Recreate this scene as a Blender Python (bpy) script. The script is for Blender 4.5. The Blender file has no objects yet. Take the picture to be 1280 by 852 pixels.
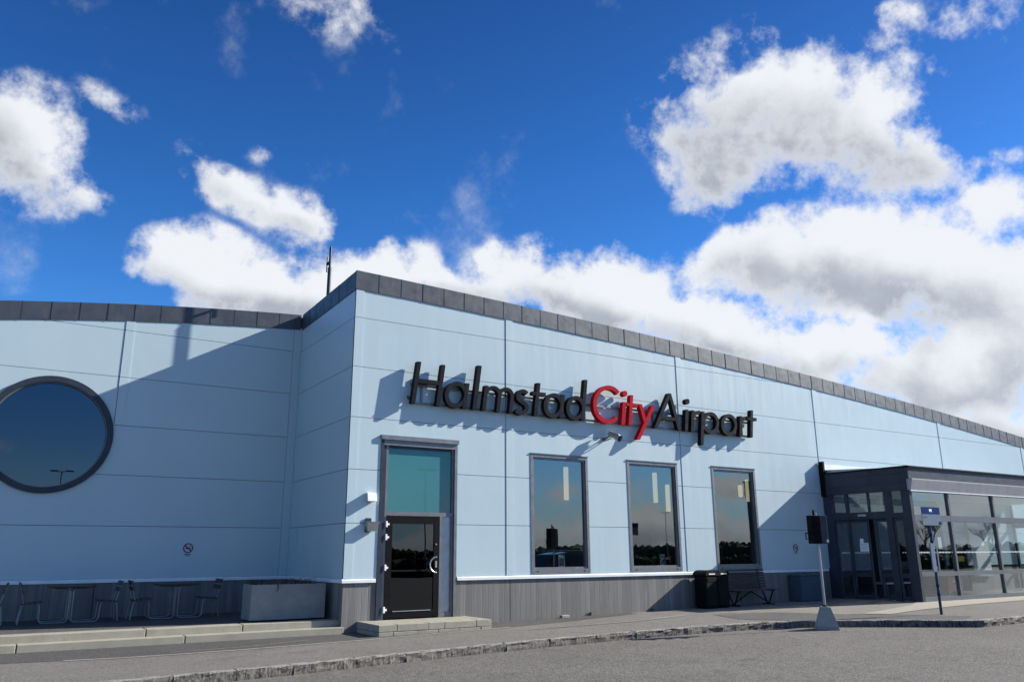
import bpy, bmesh, math, random
from mathutils import Vector, Matrix
random.seed(7)
scn = bpy.context.scene
COL = scn.collection

# ------------------------------------------------------------------ camera
cam_d = bpy.data.cameras.new('camera'); cam = bpy.data.objects.new('camera', cam_d); COL.objects.link(cam)
CR = Vector((0.847, -0.53156, -0.00511)); CU = Vector((-0.13203, -0.21967, 0.9666)); CF = Vector((0.51493, 0.81804, 0.25625))
m = Matrix((CR, CU, -CF)).transposed().to_4x4(); m.translation = Vector((-6.3608, -16.8832, 1.6))
cam.matrix_world = m
cam_d.sensor_width = 36.0; cam_d.lens = 36.0 * 1000.0 / 1280.0
cam_d.clip_start = 0.05; cam_d.clip_end = 6000
scn.camera = cam

# ------------------------------------------------------------------ sun, sky, exposure
SUN = Vector((1.0, -0.27, 0.57)).normalized()
SUN_EL = math.asin(SUN.z); SUN_AZ = math.atan2(SUN.x, SUN.y)
sd = bpy.data.lights.new('sun', 'SUN'); so = bpy.data.objects.new('sun', sd); COL.objects.link(so)
sd.energy = 5.0; sd.angle = math.radians(0.5); sd.color = (1.0, 0.95, 0.85)
so.rotation_euler = (-SUN).to_track_quat('-Z', 'Y').to_euler(); so.location = (20, -30, 60)
scn.view_settings.view_transform = 'Standard'; scn.view_settings.look = 'None'
scn.view_settings.exposure = 0.90; scn.view_settings.gamma = 1.0
scn.cycles.max_bounces = 8; scn.cycles.transparent_max_bounces = 24

world = bpy.data.worlds.new('World'); scn.world = world; world.use_nodes = True
wt = world.node_tree; wn = wt.nodes; wl = wt.links; wn.clear()

class NT:
    """small helper for building node trees"""
    def __init__(s, tree): s.t = tree
    def n(s, typ, ins=None, **kw):
        nd = s.t.nodes.new(typ)
        for k, v in kw.items(): setattr(nd, k, v)
        for k, v in (ins or {}).items():
            if isinstance(v, bpy.types.NodeSocket): s.t.links.new(v, nd.inputs[k])
            else: nd.inputs[k].default_value = v
        return nd
    def math(s, op, a, b=None, c=None, clamp=False):
        ins = {0: a}
        if b is not None: ins[1] = b
        if c is not None: ins[2] = c
        return s.n('ShaderNodeMath', ins, operation=op, use_clamp=clamp).outputs[0]
    def vmath(s, op, a, b=None):
        ins = {0: a}
        if b is not None: ins[1] = b
        return s.n('ShaderNodeVectorMath', ins, operation=op)
    def rng(s, v, a, b, c=0.0, d=1.0, smooth=False):
        return s.n('ShaderNodeMapRange', {'Value': v, 'From Min': a, 'From Max': b, 'To Min': c, 'To Max': d},
                   interpolation_type='SMOOTHSTEP' if smooth else 'LINEAR', clamp=True).outputs[0]
    def mix(s, f, a, b, blend='MIX'):
        nd = s.t.nodes.new('ShaderNodeMix'); nd.data_type = 'RGBA'; nd.blend_type = blend
        for sock, v in ((nd.inputs[0], f), (nd.inputs[6], a), (nd.inputs[7], b)):
            if isinstance(v, bpy.types.NodeSocket): s.t.links.new(v, sock)
            elif isinstance(v, (int, float)): sock.default_value = v
            else: sock.default_value = (*v, 1.0) if len(v) == 3 else v
        return nd.outputs[2]
    def noise(s, vec, scale, detail=4, rough=0.5, dist=0.0, out=0):
        return s.n('ShaderNodeTexNoise', {'Vector': vec, 'Scale': scale, 'Detail': detail, 'Roughness': rough, 'Distortion': dist}).outputs[out]

# cloud banks as directions on the sky: azimuth, elevation, half width, half height, tilt, weight
CLOUDS = [(0.947, 0.512, 0.147, 0.074, -0.18, 1), (0.846, 0.51, 0.088, 0.072, -0.13, 1), (1.034, 0.455, 0.085, 0.043, -0.38, 1), (0.933, 0.558, 0.075, 0.039, -0.18, 1), (0.82, 0.448, 0.051, 0.033, -0.11, 0.8), (0.150, 0.335, 0.06, 0.042, 0.13, 1), (0.227, 0.308, 0.104, 0.038, 0.1, 1), (0.343, 0.338, 0.081, 0.044, 0.06, 1), (0.286, 0.3, 0.117, 0.034, 0.07, 1), (0.615, 0.339, 0.1, 0.045, -0.02, 1), (0.688, 0.327, 0.083, 0.054, -0.04, 1), (0.52, 0.32, 0.089, 0.028, 0.01, 0.9), (0.457, 0.334, 0.042, 0.014, 0.03, 0.8), (0.807, 0.271, 0.108, 0.044, -0.21, 1), (0.881, 0.236, 0.089, 0.038, -0.26, 1), (0.958, 0.234, 0.021, 0.022, -0.1, 0.9), (0.881, 0.346, 0.072, 0.036, -0.11, 1), (0.999, 0.322, 0.114, 0.055, -0.14, 1), (1.089, 0.298, 0.096, 0.061, -0.17, 1), (1.151, 0.365, 0.061, 0.033, -0.22, 1), (1.158, 0.295, 0.052, 0.075, -0.19, 1), (1.043, 0.198, 0.073, 0.04, -0.11, 1), (1.123, 0.206, 0.074, 0.06, -0.13, 1), (1.105, 0.135, 0.067, 0.021, -0.09, 1), (-0.03, 0.441, 0.072, 0.045, -0.19, 1), (0.005, 0.425, 0.05, 0.03, -0.3, .75), (0.048, 0.5, 0.04, 0.016, -0.21, 0.42), (0.200, 0.430, 0.075, 0.022, -0.30, 0.75), (0.262, 0.410, 0.038, 0.028, 0.11, 0.8), (0.122, 0.472, 0.026, 0.016, 0.18, 0.36), (0.223, 0.476, 0.018, 0.009, 0.14, 0.34), (0.303, 0.636, 0.104, 0.03, -0.05, 0.33), (1.167, 0.560, 0.066, 0.022, -0.13, 0.5), (1.071, 0.58, 0.05, 0.016, -0.26, 0.40), (1.17, 0.419, 0.031, 0.02, -0.26, 0.40), (1.098, 0.526, 0.052, 0.018, -0.26, 0.40)]
W = NT(wt)
tc = W.n('ShaderNodeTexCoord')
dirn = W.vmath('NORMALIZE', tc.outputs['Generated']).outputs[0]
sz = W.n('ShaderNodeSeparateXYZ', {0: dirn})
# low banks over the southern horizon
CLOUDS += [(2.02, .035, .11, .030, 0, 1), (2.17, .028, .09, .026, 0, 1), (2.31, .034, .09, .026, .05, 1), (2.43, .036, .09, .032, -.05, 1), (2.55, .032, .10, .034, 0, 1), (2.72, .02, .1, .022, 0, .9), (2.30, .088, .05, .018, .1, .8), (2.42, .080, .05, .012, 0, .5), (2.52, .092, .05, .013, .1, .5), (1.85, .05, .1, .03, 0, .9)]
def clouds(N, d):
    """cumulus banks: returns opacity and how thick / turned from the sun the cloud is"""
    warp = N.noise(d, 7.0, 2.0, 0.5, 0, 1)
    az = N.math('ARCTAN2', sz.outputs[0], sz.outputs[1]); el = N.math('ARCSINE', sz.outputs[2])
    p0 = N.n('ShaderNodeCombineXYZ', {0: az, 1: el, 2: 0.0}).outputs[0]
    p = N.n('ShaderNodeVectorMath', {0: warp, 1: (0.11, 0.07, 0.0), 2: p0}, operation='MULTIPLY_ADD').outputs[0]
    acc = None; high = None
    for (a, e, ra, re, rot, w) in CLOUDS:
        pk = p if acc is None else N.n('ShaderNodeVectorMath', {0: (1e-7, 0, 0), 1: N.n('ShaderNodeCombineXYZ', {0: high}).outputs[0], 2: p}, operation='MULTIPLY_ADD').outputs[0]
        mp = N.n('ShaderNodeMapping', {'Vector': pk, 'Location': (a + .064, e + .025, 0), 'Rotation': (0, 0, rot), 'Scale': (ra * 1.75, re * 1.75, 1)}, vector_type='TEXTURE').outputs[0]
        ln = N.vmath('LENGTH', mp).outputs['Value']
        v = N.math('MULTIPLY_ADD', ln, -w, w, clamp=True)
        # height inside the bank, leaning to the sunny side
        hv = N.math('MULTIPLY', v, N.n('ShaderNodeVectorMath', {0: mp, 1: (.35, .94, 0)}, operation='DOT_PRODUCT').outputs['Value'])
        acc = v if acc is None else N.math('SMOOTH_MAX', acc, v, 0.15)
        high = hv if high is None else N.math('ADD', high, hv)
    # the same kind of broken cumulus over the rest of the sky
    dv = N.n('ShaderNodeVectorMath', {0: d, 1: tuple(CF)}, operation='DOT_PRODUCT').outputs['Value']
    rest = N.noise(N.n('ShaderNodeMapping', {'Vector': d, 'Location': (.9, .35, .2), 'Scale': (1, 1, 2.2)}).outputs[0], 3.4, 2.0, 0.5)
    rest = N.math('MULTIPLY', N.rng(rest, .52, .69, 0, .55), N.rng(dv, .76, .62))
    rest = N.math('MULTIPLY', rest, N.rng(sz.outputs[2], .0, .06, .6, 1))
    acc = N.math('MAXIMUM', N.math('SUBTRACT', acc, .05), rest)
    body = N.rng(acc, 0.0, 0.70, 0.0, 1.0)
    n1 = N.noise(d, 8.0, 9.0, 0.60)
    n2 = N.noise(d, 26.0, 6.0, 0.66)
    f = N.math('ADD', N.math('MULTIPLY', N.math('SUBTRACT', n1, 0.5), 3.6), N.math('MULTIPLY', N.math('SUBTRACT', n2, 0.5), 1.1))
    dens = N.math('ADD', body, N.math('MULTIPLY', f, N.rng(acc, 0.0, 0.2)))
    alpha = N.rng(dens, 0.17, 0.85, 0.0, 1.0, True)
    # white tops and rims, grey undersides
    low = N.math('ADD', N.math('MULTIPLY', high, -1.5), N.math('MULTIPLY', N.math('SUBTRACT', 0.53, n1), 2.4))
    shade = N.math('MULTIPLY', N.rng(N.math('ADD', low, N.math('MULTIPLY', dens, .22)), -0.10, 0.80, 0.0, 1.0, True), N.rng(dens, .40, 1.1))
    return alpha, shade
sky = W.n('ShaderNodeTexSky', sky_type='NISHITA', sun_disc=False, sun_elevation=SUN_EL, sun_rotation=SUN_AZ,
          altitude=50.0, air_density=1.0, dust_density=0.15, ozone_density=3.0)
skc = W.n('ShaderNodeHueSaturation', {'Saturation': 1.28, 'Value': 1.0, 'Color': sky.outputs[0]}).outputs[0]
skc = W.mix(1.0, skc, W.mix(W.rng(sz.outputs[2], .28, .62), (.80, 1.17, 1.62), (.62, .75, 1.08)), 'MULTIPLY')
skc = W.mix(W.rng(sz.outputs[2], .13, .0, 0, .85, True), skc, (4.6, 6.6, 8.6))
alpha, shade = clouds(W, dirn)
ccol = W.mix(shade, (8.3, 8.5, 8.8), (4.0, 4.35, 4.95))
both = W.mix(W.math('MULTIPLY', alpha, 0.97), skc, ccol)
# below the horizon the dome goes on as dull ground
both = W.mix(W.rng(sz.outputs[2], -0.02, 0.0), (1.2, 1.25, 1.2), both)
bg = W.n('ShaderNodeBackground', {'Color': both, 'Strength': 0.058})
world.cycles.sampling_method = 'MANUAL'; world.cycles.sample_map_resolution = 256
wo = wn.new('ShaderNodeOutputWorld'); wl.new(bg.outputs[0], wo.inputs[0])

# ------------------------------------------------------------------ materials
def mat(name): 
    mm = bpy.data.materials.new(name); mm.use_nodes = True; mm.node_tree.nodes.clear()
    N = NT(mm.node_tree); out = mm.node_tree.nodes.new('ShaderNodeOutputMaterial')
    N.pos = N.n('ShaderNodeNewGeometry').outputs['Position']
    N.out = out
    return mm, N
def finish(N, color, rough=0.5, metal=0.0, bump=None, bump_str=0.3, bump_dist=0.01, spec=0.5, emit=None, emit_s=0.0, coat=0.0):
    ins = {'Base Color': color if isinstance(color, bpy.types.NodeSocket) else (*color, 1), 'Roughness': rough, 'Metallic': metal, 'Specular IOR Level': spec}
    if coat: ins['Coat Weight'] = coat
    if emit: ins['Emission Color'] = (*emit, 1); ins['Emission Strength'] = emit_s
    b = N.n('ShaderNodeBsdfPrincipled', ins)
    if bump is not None:
        bp = N.n('ShaderNodeBump', {'Height': bump, 'Strength': bump_str, 'Distance': bump_dist})
        N.t.links.new(bp.outputs[0], b.inputs['Normal'])
    N.t.links.new(b.outputs[0], N.out.inputs[0])
def simple(name, col, rough=0.5, metal=0.0, var=0.25, vscale=6.0, bump=0.0, bscale=60.0, spec=0.5, coat=0.0):
    mm, N = mat(name)
    n = N.noise(N.pos, vscale, 5, 0.6)
    f = N.rng(n, 0.3, 0.7)
    c = N.mix(f, tuple(x * (1 - var) for x in col), tuple(min(1, x * (1 + var * .6)) for x in col))
    rr = N.rng(N.noise(N.pos, vscale * 2.3, 3), 0.3, 0.7, max(0.02, rough - .08), min(1, rough + .1))
    finish(N, c, rr, metal, N.noise(N.pos, bscale, 4, .6) if bump else None, bump, 0.01, spec, coat=coat)
    return mm
def stretch(N, s): return N.n('ShaderNodeMapping', {'Vector': N.pos, 'Scale': s}).outputs[0]

def m_panel():
    mm, N = mat('white_wall_panel')
    c = N.mix(N.rng(N.noise(N.pos, .55, 4, .55), .3, .7), (.445, .565, .615), (.485, .60, .645))
    oi = N.n('ShaderNodeObjectInfo').outputs['Random']
    c = N.mix(N.math('MULTIPLY', oi, .10), c, (.37, .475, .52))
    run = N.noise(stretch(N, (7, 7, .35)), 1.0, 5, .6)
    c = N.mix(N.rng(run, .48, .80, 0, .38), c, (.50, .57, .60))
    c = N.mix(N.rng(N.noise(N.pos, 40, 3, .6), .55, .8, 0, .08), c, (.5, .54, .56))
    b = N.math('ADD', N.math('MULTIPLY', N.noise(stretch(N, (1.2, 1.2, 1.0)), 1.0, 2, .5), 1.0), N.math('MULTIPLY', N.noise(N.pos, 90, 2, .5), .02))
    finish(N, c, N.rng(run, .3, .7, .30, .46), 0, b, .25, .02, .45)
    return mm
def m_zinc(name='grey_zinc', a=(.052, .060, .074), b=(.085, .094, .108)):
    mm, N = mat(name)
    oi = N.n('ShaderNodeObjectInfo').outputs['Random']
    c = N.mix(N.rng(N.noise(N.pos, 1.7, 5, .6), .3, .7), a, b)
    c = N.mix(N.math('MULTIPLY', oi, .3), c, tuple(x * 1.2 for x in b))
    run = N.noise(stretch(N, (14, 14, 1.2)), 1.0, 4, .6)
    c = N.mix(N.rng(run, .55, .8, 0, .3), c, (.17, .17, .17))
    finish(N, c, N.rng(N.noise(N.pos, 5, 3), .3, .7, .38, .58), .35, N.noise(N.pos, 3.0, 2, .5), .25, .02)
    return mm
def m_concrete_board():
    mm, N = mat('board_marked_concrete')
    sx = N.n('ShaderNodeSeparateXYZ', {0: N.pos})
    u = N.math('ADD', sx.outputs[0], sx.outputs[1])
    brd = N.math('FLOOR', N.math('MULTIPLY', u, 6.7))
    wn_ = N.n('ShaderNodeTexWhiteNoise', {'W': brd}, noise_dimensions='1D').outputs[0]
    base = N.mix(wn_, (.155, .152, .147), (.225, .22, .21))
    streak = N.noise(stretch(N, (26, 26, 1.1)), 1.0, 6, .65)
    c = N.mix(N.rng(streak, .38, .7, 0, .42), base, (.125, .123, .118))
    c = N.mix(N.rng(N.noise(stretch(N, (11, 11, .6)), 1, 4, .6), .55, .75, 0, .4), c, (.30, .295, .285))
    low = N.math('MULTIPLY', N.rng(sx.outputs[2], .45, .05), N.rng(N.noise(N.pos, 5, 5, .6), .35, .65))
    c = N.mix(N.math('MULTIPLY', low, .35), c, (.20, .17, .11))
    fr = N.math('FRACT', N.math('MULTIPLY', u, 6.7))
    edge = N.rng(N.math('ABSOLUTE', N.math('SUBTRACT', fr, .5)), .44, .5)
    b = N.math('SUBTRACT', N.math('ADD', N.math('MULTIPLY', streak, .5), N.math('MULTIPLY', wn_, .5)), N.math('MULTIPLY', edge, .5))
    c = N.mix(N.math('MULTIPLY', edge, .35), c, (.10, .10, .098))
    finish(N, c, .85, 0, b, .5, .012, .3)
    return mm
def m_concrete(name, col, dark, grain=60, stain=(.2, .18, .12)):
    mm, N = mat(name)
    oi = N.n('ShaderNodeObjectInfo').outputs['Random']
    c = N.mix(N.rng(N.noise(N.pos, 3.5, 6, .65), .3, .7), dark, col)
    c = N.mix(N.math('MULTIPLY', oi, .4), c, tuple(x * .78 for x in col))
    c = N.mix(N.rng(N.noise(N.pos, 9, 6, .7), .58, .75, 0, .5), c, stain)
    g = N.noise(N.pos, grain, 5, .7)
    c = N.mix(N.rng(g, .6, .75, 0, .45), c, tuple(x * .4 for x in col))
    finish(N, c, .88, 0, N.math('ADD', g, N.math('MULTIPLY', N.noise(N.pos, 12, 4, .6), .6)), .45, .012, .3)
    return mm
def m_granite():
    mm, N = mat('rough_granite')
    oi = N.n('ShaderNodeObjectInfo').outputs['Random']
    g = N.noise(stretch(N, (26, 26, 9)), 1.0, 6, .72)
    c = N.mix(N.rng(g, .40, .60), (.022, .02, .018), (.21, .20, .185))
    c = N.mix(N.math('MULTIPLY', oi, .35), c, (.22, .20, .18))
    c = N.mix(N.rng(N.noise(N.pos, 14, 4, .6), .5, .7, 0, .35), c, (.10, .09, .08))
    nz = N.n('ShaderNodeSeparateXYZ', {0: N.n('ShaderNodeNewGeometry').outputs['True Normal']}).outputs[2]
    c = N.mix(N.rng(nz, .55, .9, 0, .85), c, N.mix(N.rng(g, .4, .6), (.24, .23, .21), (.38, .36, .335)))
    finish(N, c, .85, 0, N.math('ADD', N.noise(N.pos, 26, 6, .75), N.math('MULTIPLY', g, .4)), 1.0, .035, .35)
    return mm
def m_asphalt(name, a, b, chip=(.30, .29, .28), grain=150, crack=False):
    mm, N = mat(name)
    big = N.noise(N.pos, .35, 5, .6)
    mid = N.noise(N.pos, 2.6, 5, .65)
    c = N.mix(N.rng(N.math('ADD', N.math('MULTIPLY', big, .6), N.math('MULTIPLY', mid, .4)), .36, .64), a, b)
    v = N.n('ShaderNodeTexVoronoi', {'Vector': N.pos, 'Scale': grain * .45}, feature='F1')
    vc = N.n('ShaderNodeSeparateColor', {0: v.outputs['Color']}).outputs[0]
    c = N.mix(N.rng(vc, .55, 1.0, 0, .6), c, chip)
    c = N.mix(N.rng(vc, .45, .0, 0, .6), c, tuple(x * .35 for x in a))
    g = N.noise(N.pos, 20, 5, .75)
    c = N.mix(N.rng(g, .50, .66, 0, .52), c, tuple(x * .45 for x in a))
    c = N.mix(N.rng(g, .46, .30, 0, .35), c, chip)
    c = N.mix(N.rng(N.noise(N.pos, 1.1, 3, .5, 1.5), .62, .72, 0, .35), c, tuple(x * .6 for x in a))
    if crack:
        dst = N.n('ShaderNodeTexVoronoi', {'Vector': N.vmath('ADD', N.pos, N.vmath('MULTIPLY', N.noise(N.pos, 1.6, 4, .6, 0, 1), (.5, .5, .5)).outputs[0]).outputs[0], 'Scale': .22}, feature='DISTANCE_TO_EDGE').outputs[0]
        c = N.mix(N.rng(dst, .004, .0, 0, .55), c, (.03, .03, .03))
    bump = N.math('ADD', N.math('MULTIPLY', v.outputs['Distance'], 1.0), N.math('MULTIPLY', N.noise(N.pos, 30, 4, .7), .8))
    finish(N, c, .92, 0, bump, .55, .012, .25)
    return mm
def m_glass(name, tint=(.7, .78, .8), refl=(.9, .93, .95), base=.12, ior=1.6, rough=0.0):
    mm, N = mat(name)
    nb = N.n('ShaderNodeBump', {'Height': N.noise(N.pos, .9, 2, .4), 'Strength': .05, 'Distance': .02})
    fc = N.n('ShaderNodeLayerWeight', {'Blend': .5}).outputs['Facing']
    fr = N.math('POWER', fc, 4.0)
    fac = N.math('ADD', N.math('MULTIPLY', fr, 1 - base), base, clamp=True)
    t = N.n('ShaderNodeBsdfTransparent', {'Color': (*tint, 1)})
    gl = N.n('ShaderNodeBsdfGlossy', {'Color': (*refl, 1), 'Roughness': rough, 'Normal': nb.outputs[0]})
    mx = N.n('ShaderNodeMixShader', {0: fac, 1: t.outputs[0], 2: gl.outputs[0]})
    N.t.links.new(mx.outputs[0], N.out.inputs[0])
    return mm
def m_emit(name, col, s):
    mm, N = mat(name); e = N.n('ShaderNodeEmission', {'Color': (*col, 1), 'Strength': s}); N.t.links.new(e.outputs[0], N.out.inputs[0]); return mm
def m_wood(name, a, b):
    mm, N = mat(name)
    g = N.noise(stretch(N, (3, 30, 30)), 1.0, 5, .6)
    finish(N, N.mix(N.rng(g, .3, .7), a, b), .6, 0, g, .3, .01)
    return mm
def m_grass():
    mm, N = mat('rough_grass')
    c = N.mix(N.rng(N.noise(N.pos, .3, 6, .7), .3, .7), (.035, .055, .018), (.085, .085, .035))
    finish(N, c, .95, 0, N.noise(N.pos, 9, 5, .7), .8, .1, .1); return mm
def m_leaf(name, a, b, scale=2.0):
    mm, N = mat(name)
    oi = N.n('ShaderNodeObjectInfo').outputs['Random']
    c = N.mix(N.rng(N.noise(N.pos, scale, 4, .6), .3, .7), a, b)
    finish(N, N.mix(N.math('MULTIPLY', oi, .3), c, b), .8, 0, None, spec=.2); return mm
def m_bark(name, a, b):
    mm, N = mat(name); n = N.noise(stretch(N, (8, 8, 2)), 1, 5, .6)
    finish(N, N.mix(N.rng(n, .3, .7), a, b), .9, 0, n, .6, .02); return mm

M = dict(
    panel=m_panel(), zinc=m_zinc(), board=m_concrete_board(),
    sill=simple('white_sill_metal', (.78, .82, .85), .4, 0, .1, 3),
    core=simple('dark_wall_core', (.06, .065, .075), .9),
    alu=simple('grey_aluminium', (.20, .205, .215), .42, .55, .15, 5, spec=.2),
    alu_light=simple('silver_aluminium', (.42, .43, .45), .38, .6, .12, 5),
    alu_dark=simple('dark_blue_grey_metal', (.045, .055, .075), .42, .25, .2, 4, spec=.2),
    paleband=simple('pale_grey_band_paint', (.40, .405, .42), .4, .1, .12, 4),
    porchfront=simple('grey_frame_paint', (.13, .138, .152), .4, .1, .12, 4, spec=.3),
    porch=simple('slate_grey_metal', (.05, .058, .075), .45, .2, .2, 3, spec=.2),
    black=simple('black_paint', (.008, .008, .010), 0.7, 0, .3, 6, spec=0.08),
    letter=simple('dark_grey_letter_paint', (.013, .015, .020), 0.75, 0, .25, 3, .05, 30, spec=0.08),
    red=simple('red_letter_paint', (.42, .010, .022), 0.75, 0, .18, 4, .05, 30, spec=0.06),
    glass=m_glass('reflective_window_glass', (.74, .80, .82), (.64, .64, .63), .24, 1.7),
    glass_round=m_glass('dark_tinted_glass', (.10, .13, .17), (.30, .34, .40), .30, 1.6),
    glass_clear=m_glass('clear_glass', (.92, .95, .95), (.86, .90, .92), .12, 1.55),
    glass_door=m_glass('smoked_door_glass', (.16, .19, .21), (.55, .6, .63), .12, 1.6),
    steel=simple('brushed_steel', (.62, .62, .63), .25, .9, .1, 8),
    white=simple('white_plastic', (.80, .80, .80), .45, 0, .08, 5),
    lampgrey=simple('grey_lamp_metal', (.30, .31, .30), .5, .2, .15, 7),
    wood=m_wood('dark_stained_wood', (.028, .02, .018), (.055, .04, .034)),
    woodred=m_wood('reddish_bench_wood', (.035, .026, .03), (.065, .048, .05)),
    tube=simple('steel_tube', (.26, .265, .28), .38, .6, .12, 8),
    step=m_concrete('weathered_concrete', (.37, .35, .285), (.28, .262, .21)),
    planterc=m_concrete('exposed_concrete', (.33, .33, .32), (.21, .21, .205), 45),
    foot=m_concrete('grey_cast_concrete', (.34, .335, .325), (.27, .265, .26), 80),
    apron=m_concrete('pale_concrete_paving', (.36, .335, .285), (.29, .27, .23), 90),
    granite=m_granite(),
    road=m_asphalt('road_asphalt', (.098, .090, .082), (.155, .143, .131), (.30, .285, .265), crack=True),
    pave=m_asphalt('pavement_asphalt', (.135, .126, .115), (.19, .178, .163), (.30, .285, .265), 170),
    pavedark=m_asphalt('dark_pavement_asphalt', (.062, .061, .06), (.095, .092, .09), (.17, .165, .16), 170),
    paveline2=m_asphalt('pale_sand_streak', (.19, .18, .165), (.26, .245, .22), (.3, .29, .27), 200),
    pavewarm=m_asphalt('pale_entrance_asphalt', (.19, .178, .155), (.26, .245, .21), (.33, .31, .28), 190),
    pavemid=m_asphalt('grey_asphalt_patch', (.085, .083, .08), (.125, .12, .115), (.2, .195, .19), 190),
    paveline=m_asphalt('worn_sand_line', (.27, .255, .23), (.36, .34, .31), (.4, .38, .35), 200),
    grass=m_grass(), soil=simple('dry_soil', (.05, .038, .028), .95, 0, .5, 12, .8, 25),
    leaf=m_leaf('conifer_leaf', (.012, .02, .009), (.03, .04, .018), .4),
    shrub=m_leaf('potted_leaf', (.03, .07, .02), (.08, .12, .04)),
    bark=m_bark('bark', (.05, .04, .032), (.1, .085, .07)), twig=m_bark('dead_twig', (.05, .035, .025), (.1, .07, .05)),
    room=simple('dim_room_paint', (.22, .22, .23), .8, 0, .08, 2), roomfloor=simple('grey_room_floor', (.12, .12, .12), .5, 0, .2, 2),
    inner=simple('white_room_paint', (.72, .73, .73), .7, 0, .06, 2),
    lampglow=m_emit('pendant_glow', (1.0, .78, .48), .48), stripglow=m_emit('strip_light_glow', (1.0, .93, .82), 2.0),
    paper=simple('paper', (.82, .84, .86), .7, 0, .04, 9), roof=simple('roof_felt', (.08, .08, .085), .9, 0, .3, 2),
    blue=simple('blue_sign_paint', (.006, .032, .15), 0.85, 0, .1, 5, spec=0.04), signgrey=simple('grey_sign_paint', (.17, .215, .275), 0.85, 0, .08, 5, spec=0.04),
    ink=simple('dark_ink', (.02, .02, .03), .6), signred=simple('prohibition_red', (.22, .02, .05), .5),
    yellow=simple('yellow_print', (.75, .55, .03), .5), redbox=simple('dull_red_box', (.28, .045, .05), .5),
    cabinet=simple('blue_grey_cabinet', (.06, .085, .12), .55, 0, .12, 4, spec=.2), bin=simple('black_green_bin', (.004, .006, .006), 0.6, 0, .3, 6, spec=0.12),
    timber=m_wood('yellow_timber', (.45, .28, .10), (.58, .38, .15)),
    mast=simple('galvanised_steel', (.36, .37, .38), .45, .5, .15, 3),
)
def m_teal():
    mm, N = mat('teal_printed_glass')
    c = N.mix(N.rng(N.noise(N.pos, .8, 2), .3, .7), (.045, .17, .19), (.055, .19, .20))
    finish(N, c, .02, 0, None, spec=.55); return mm
M['teal'] = m_teal()

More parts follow.
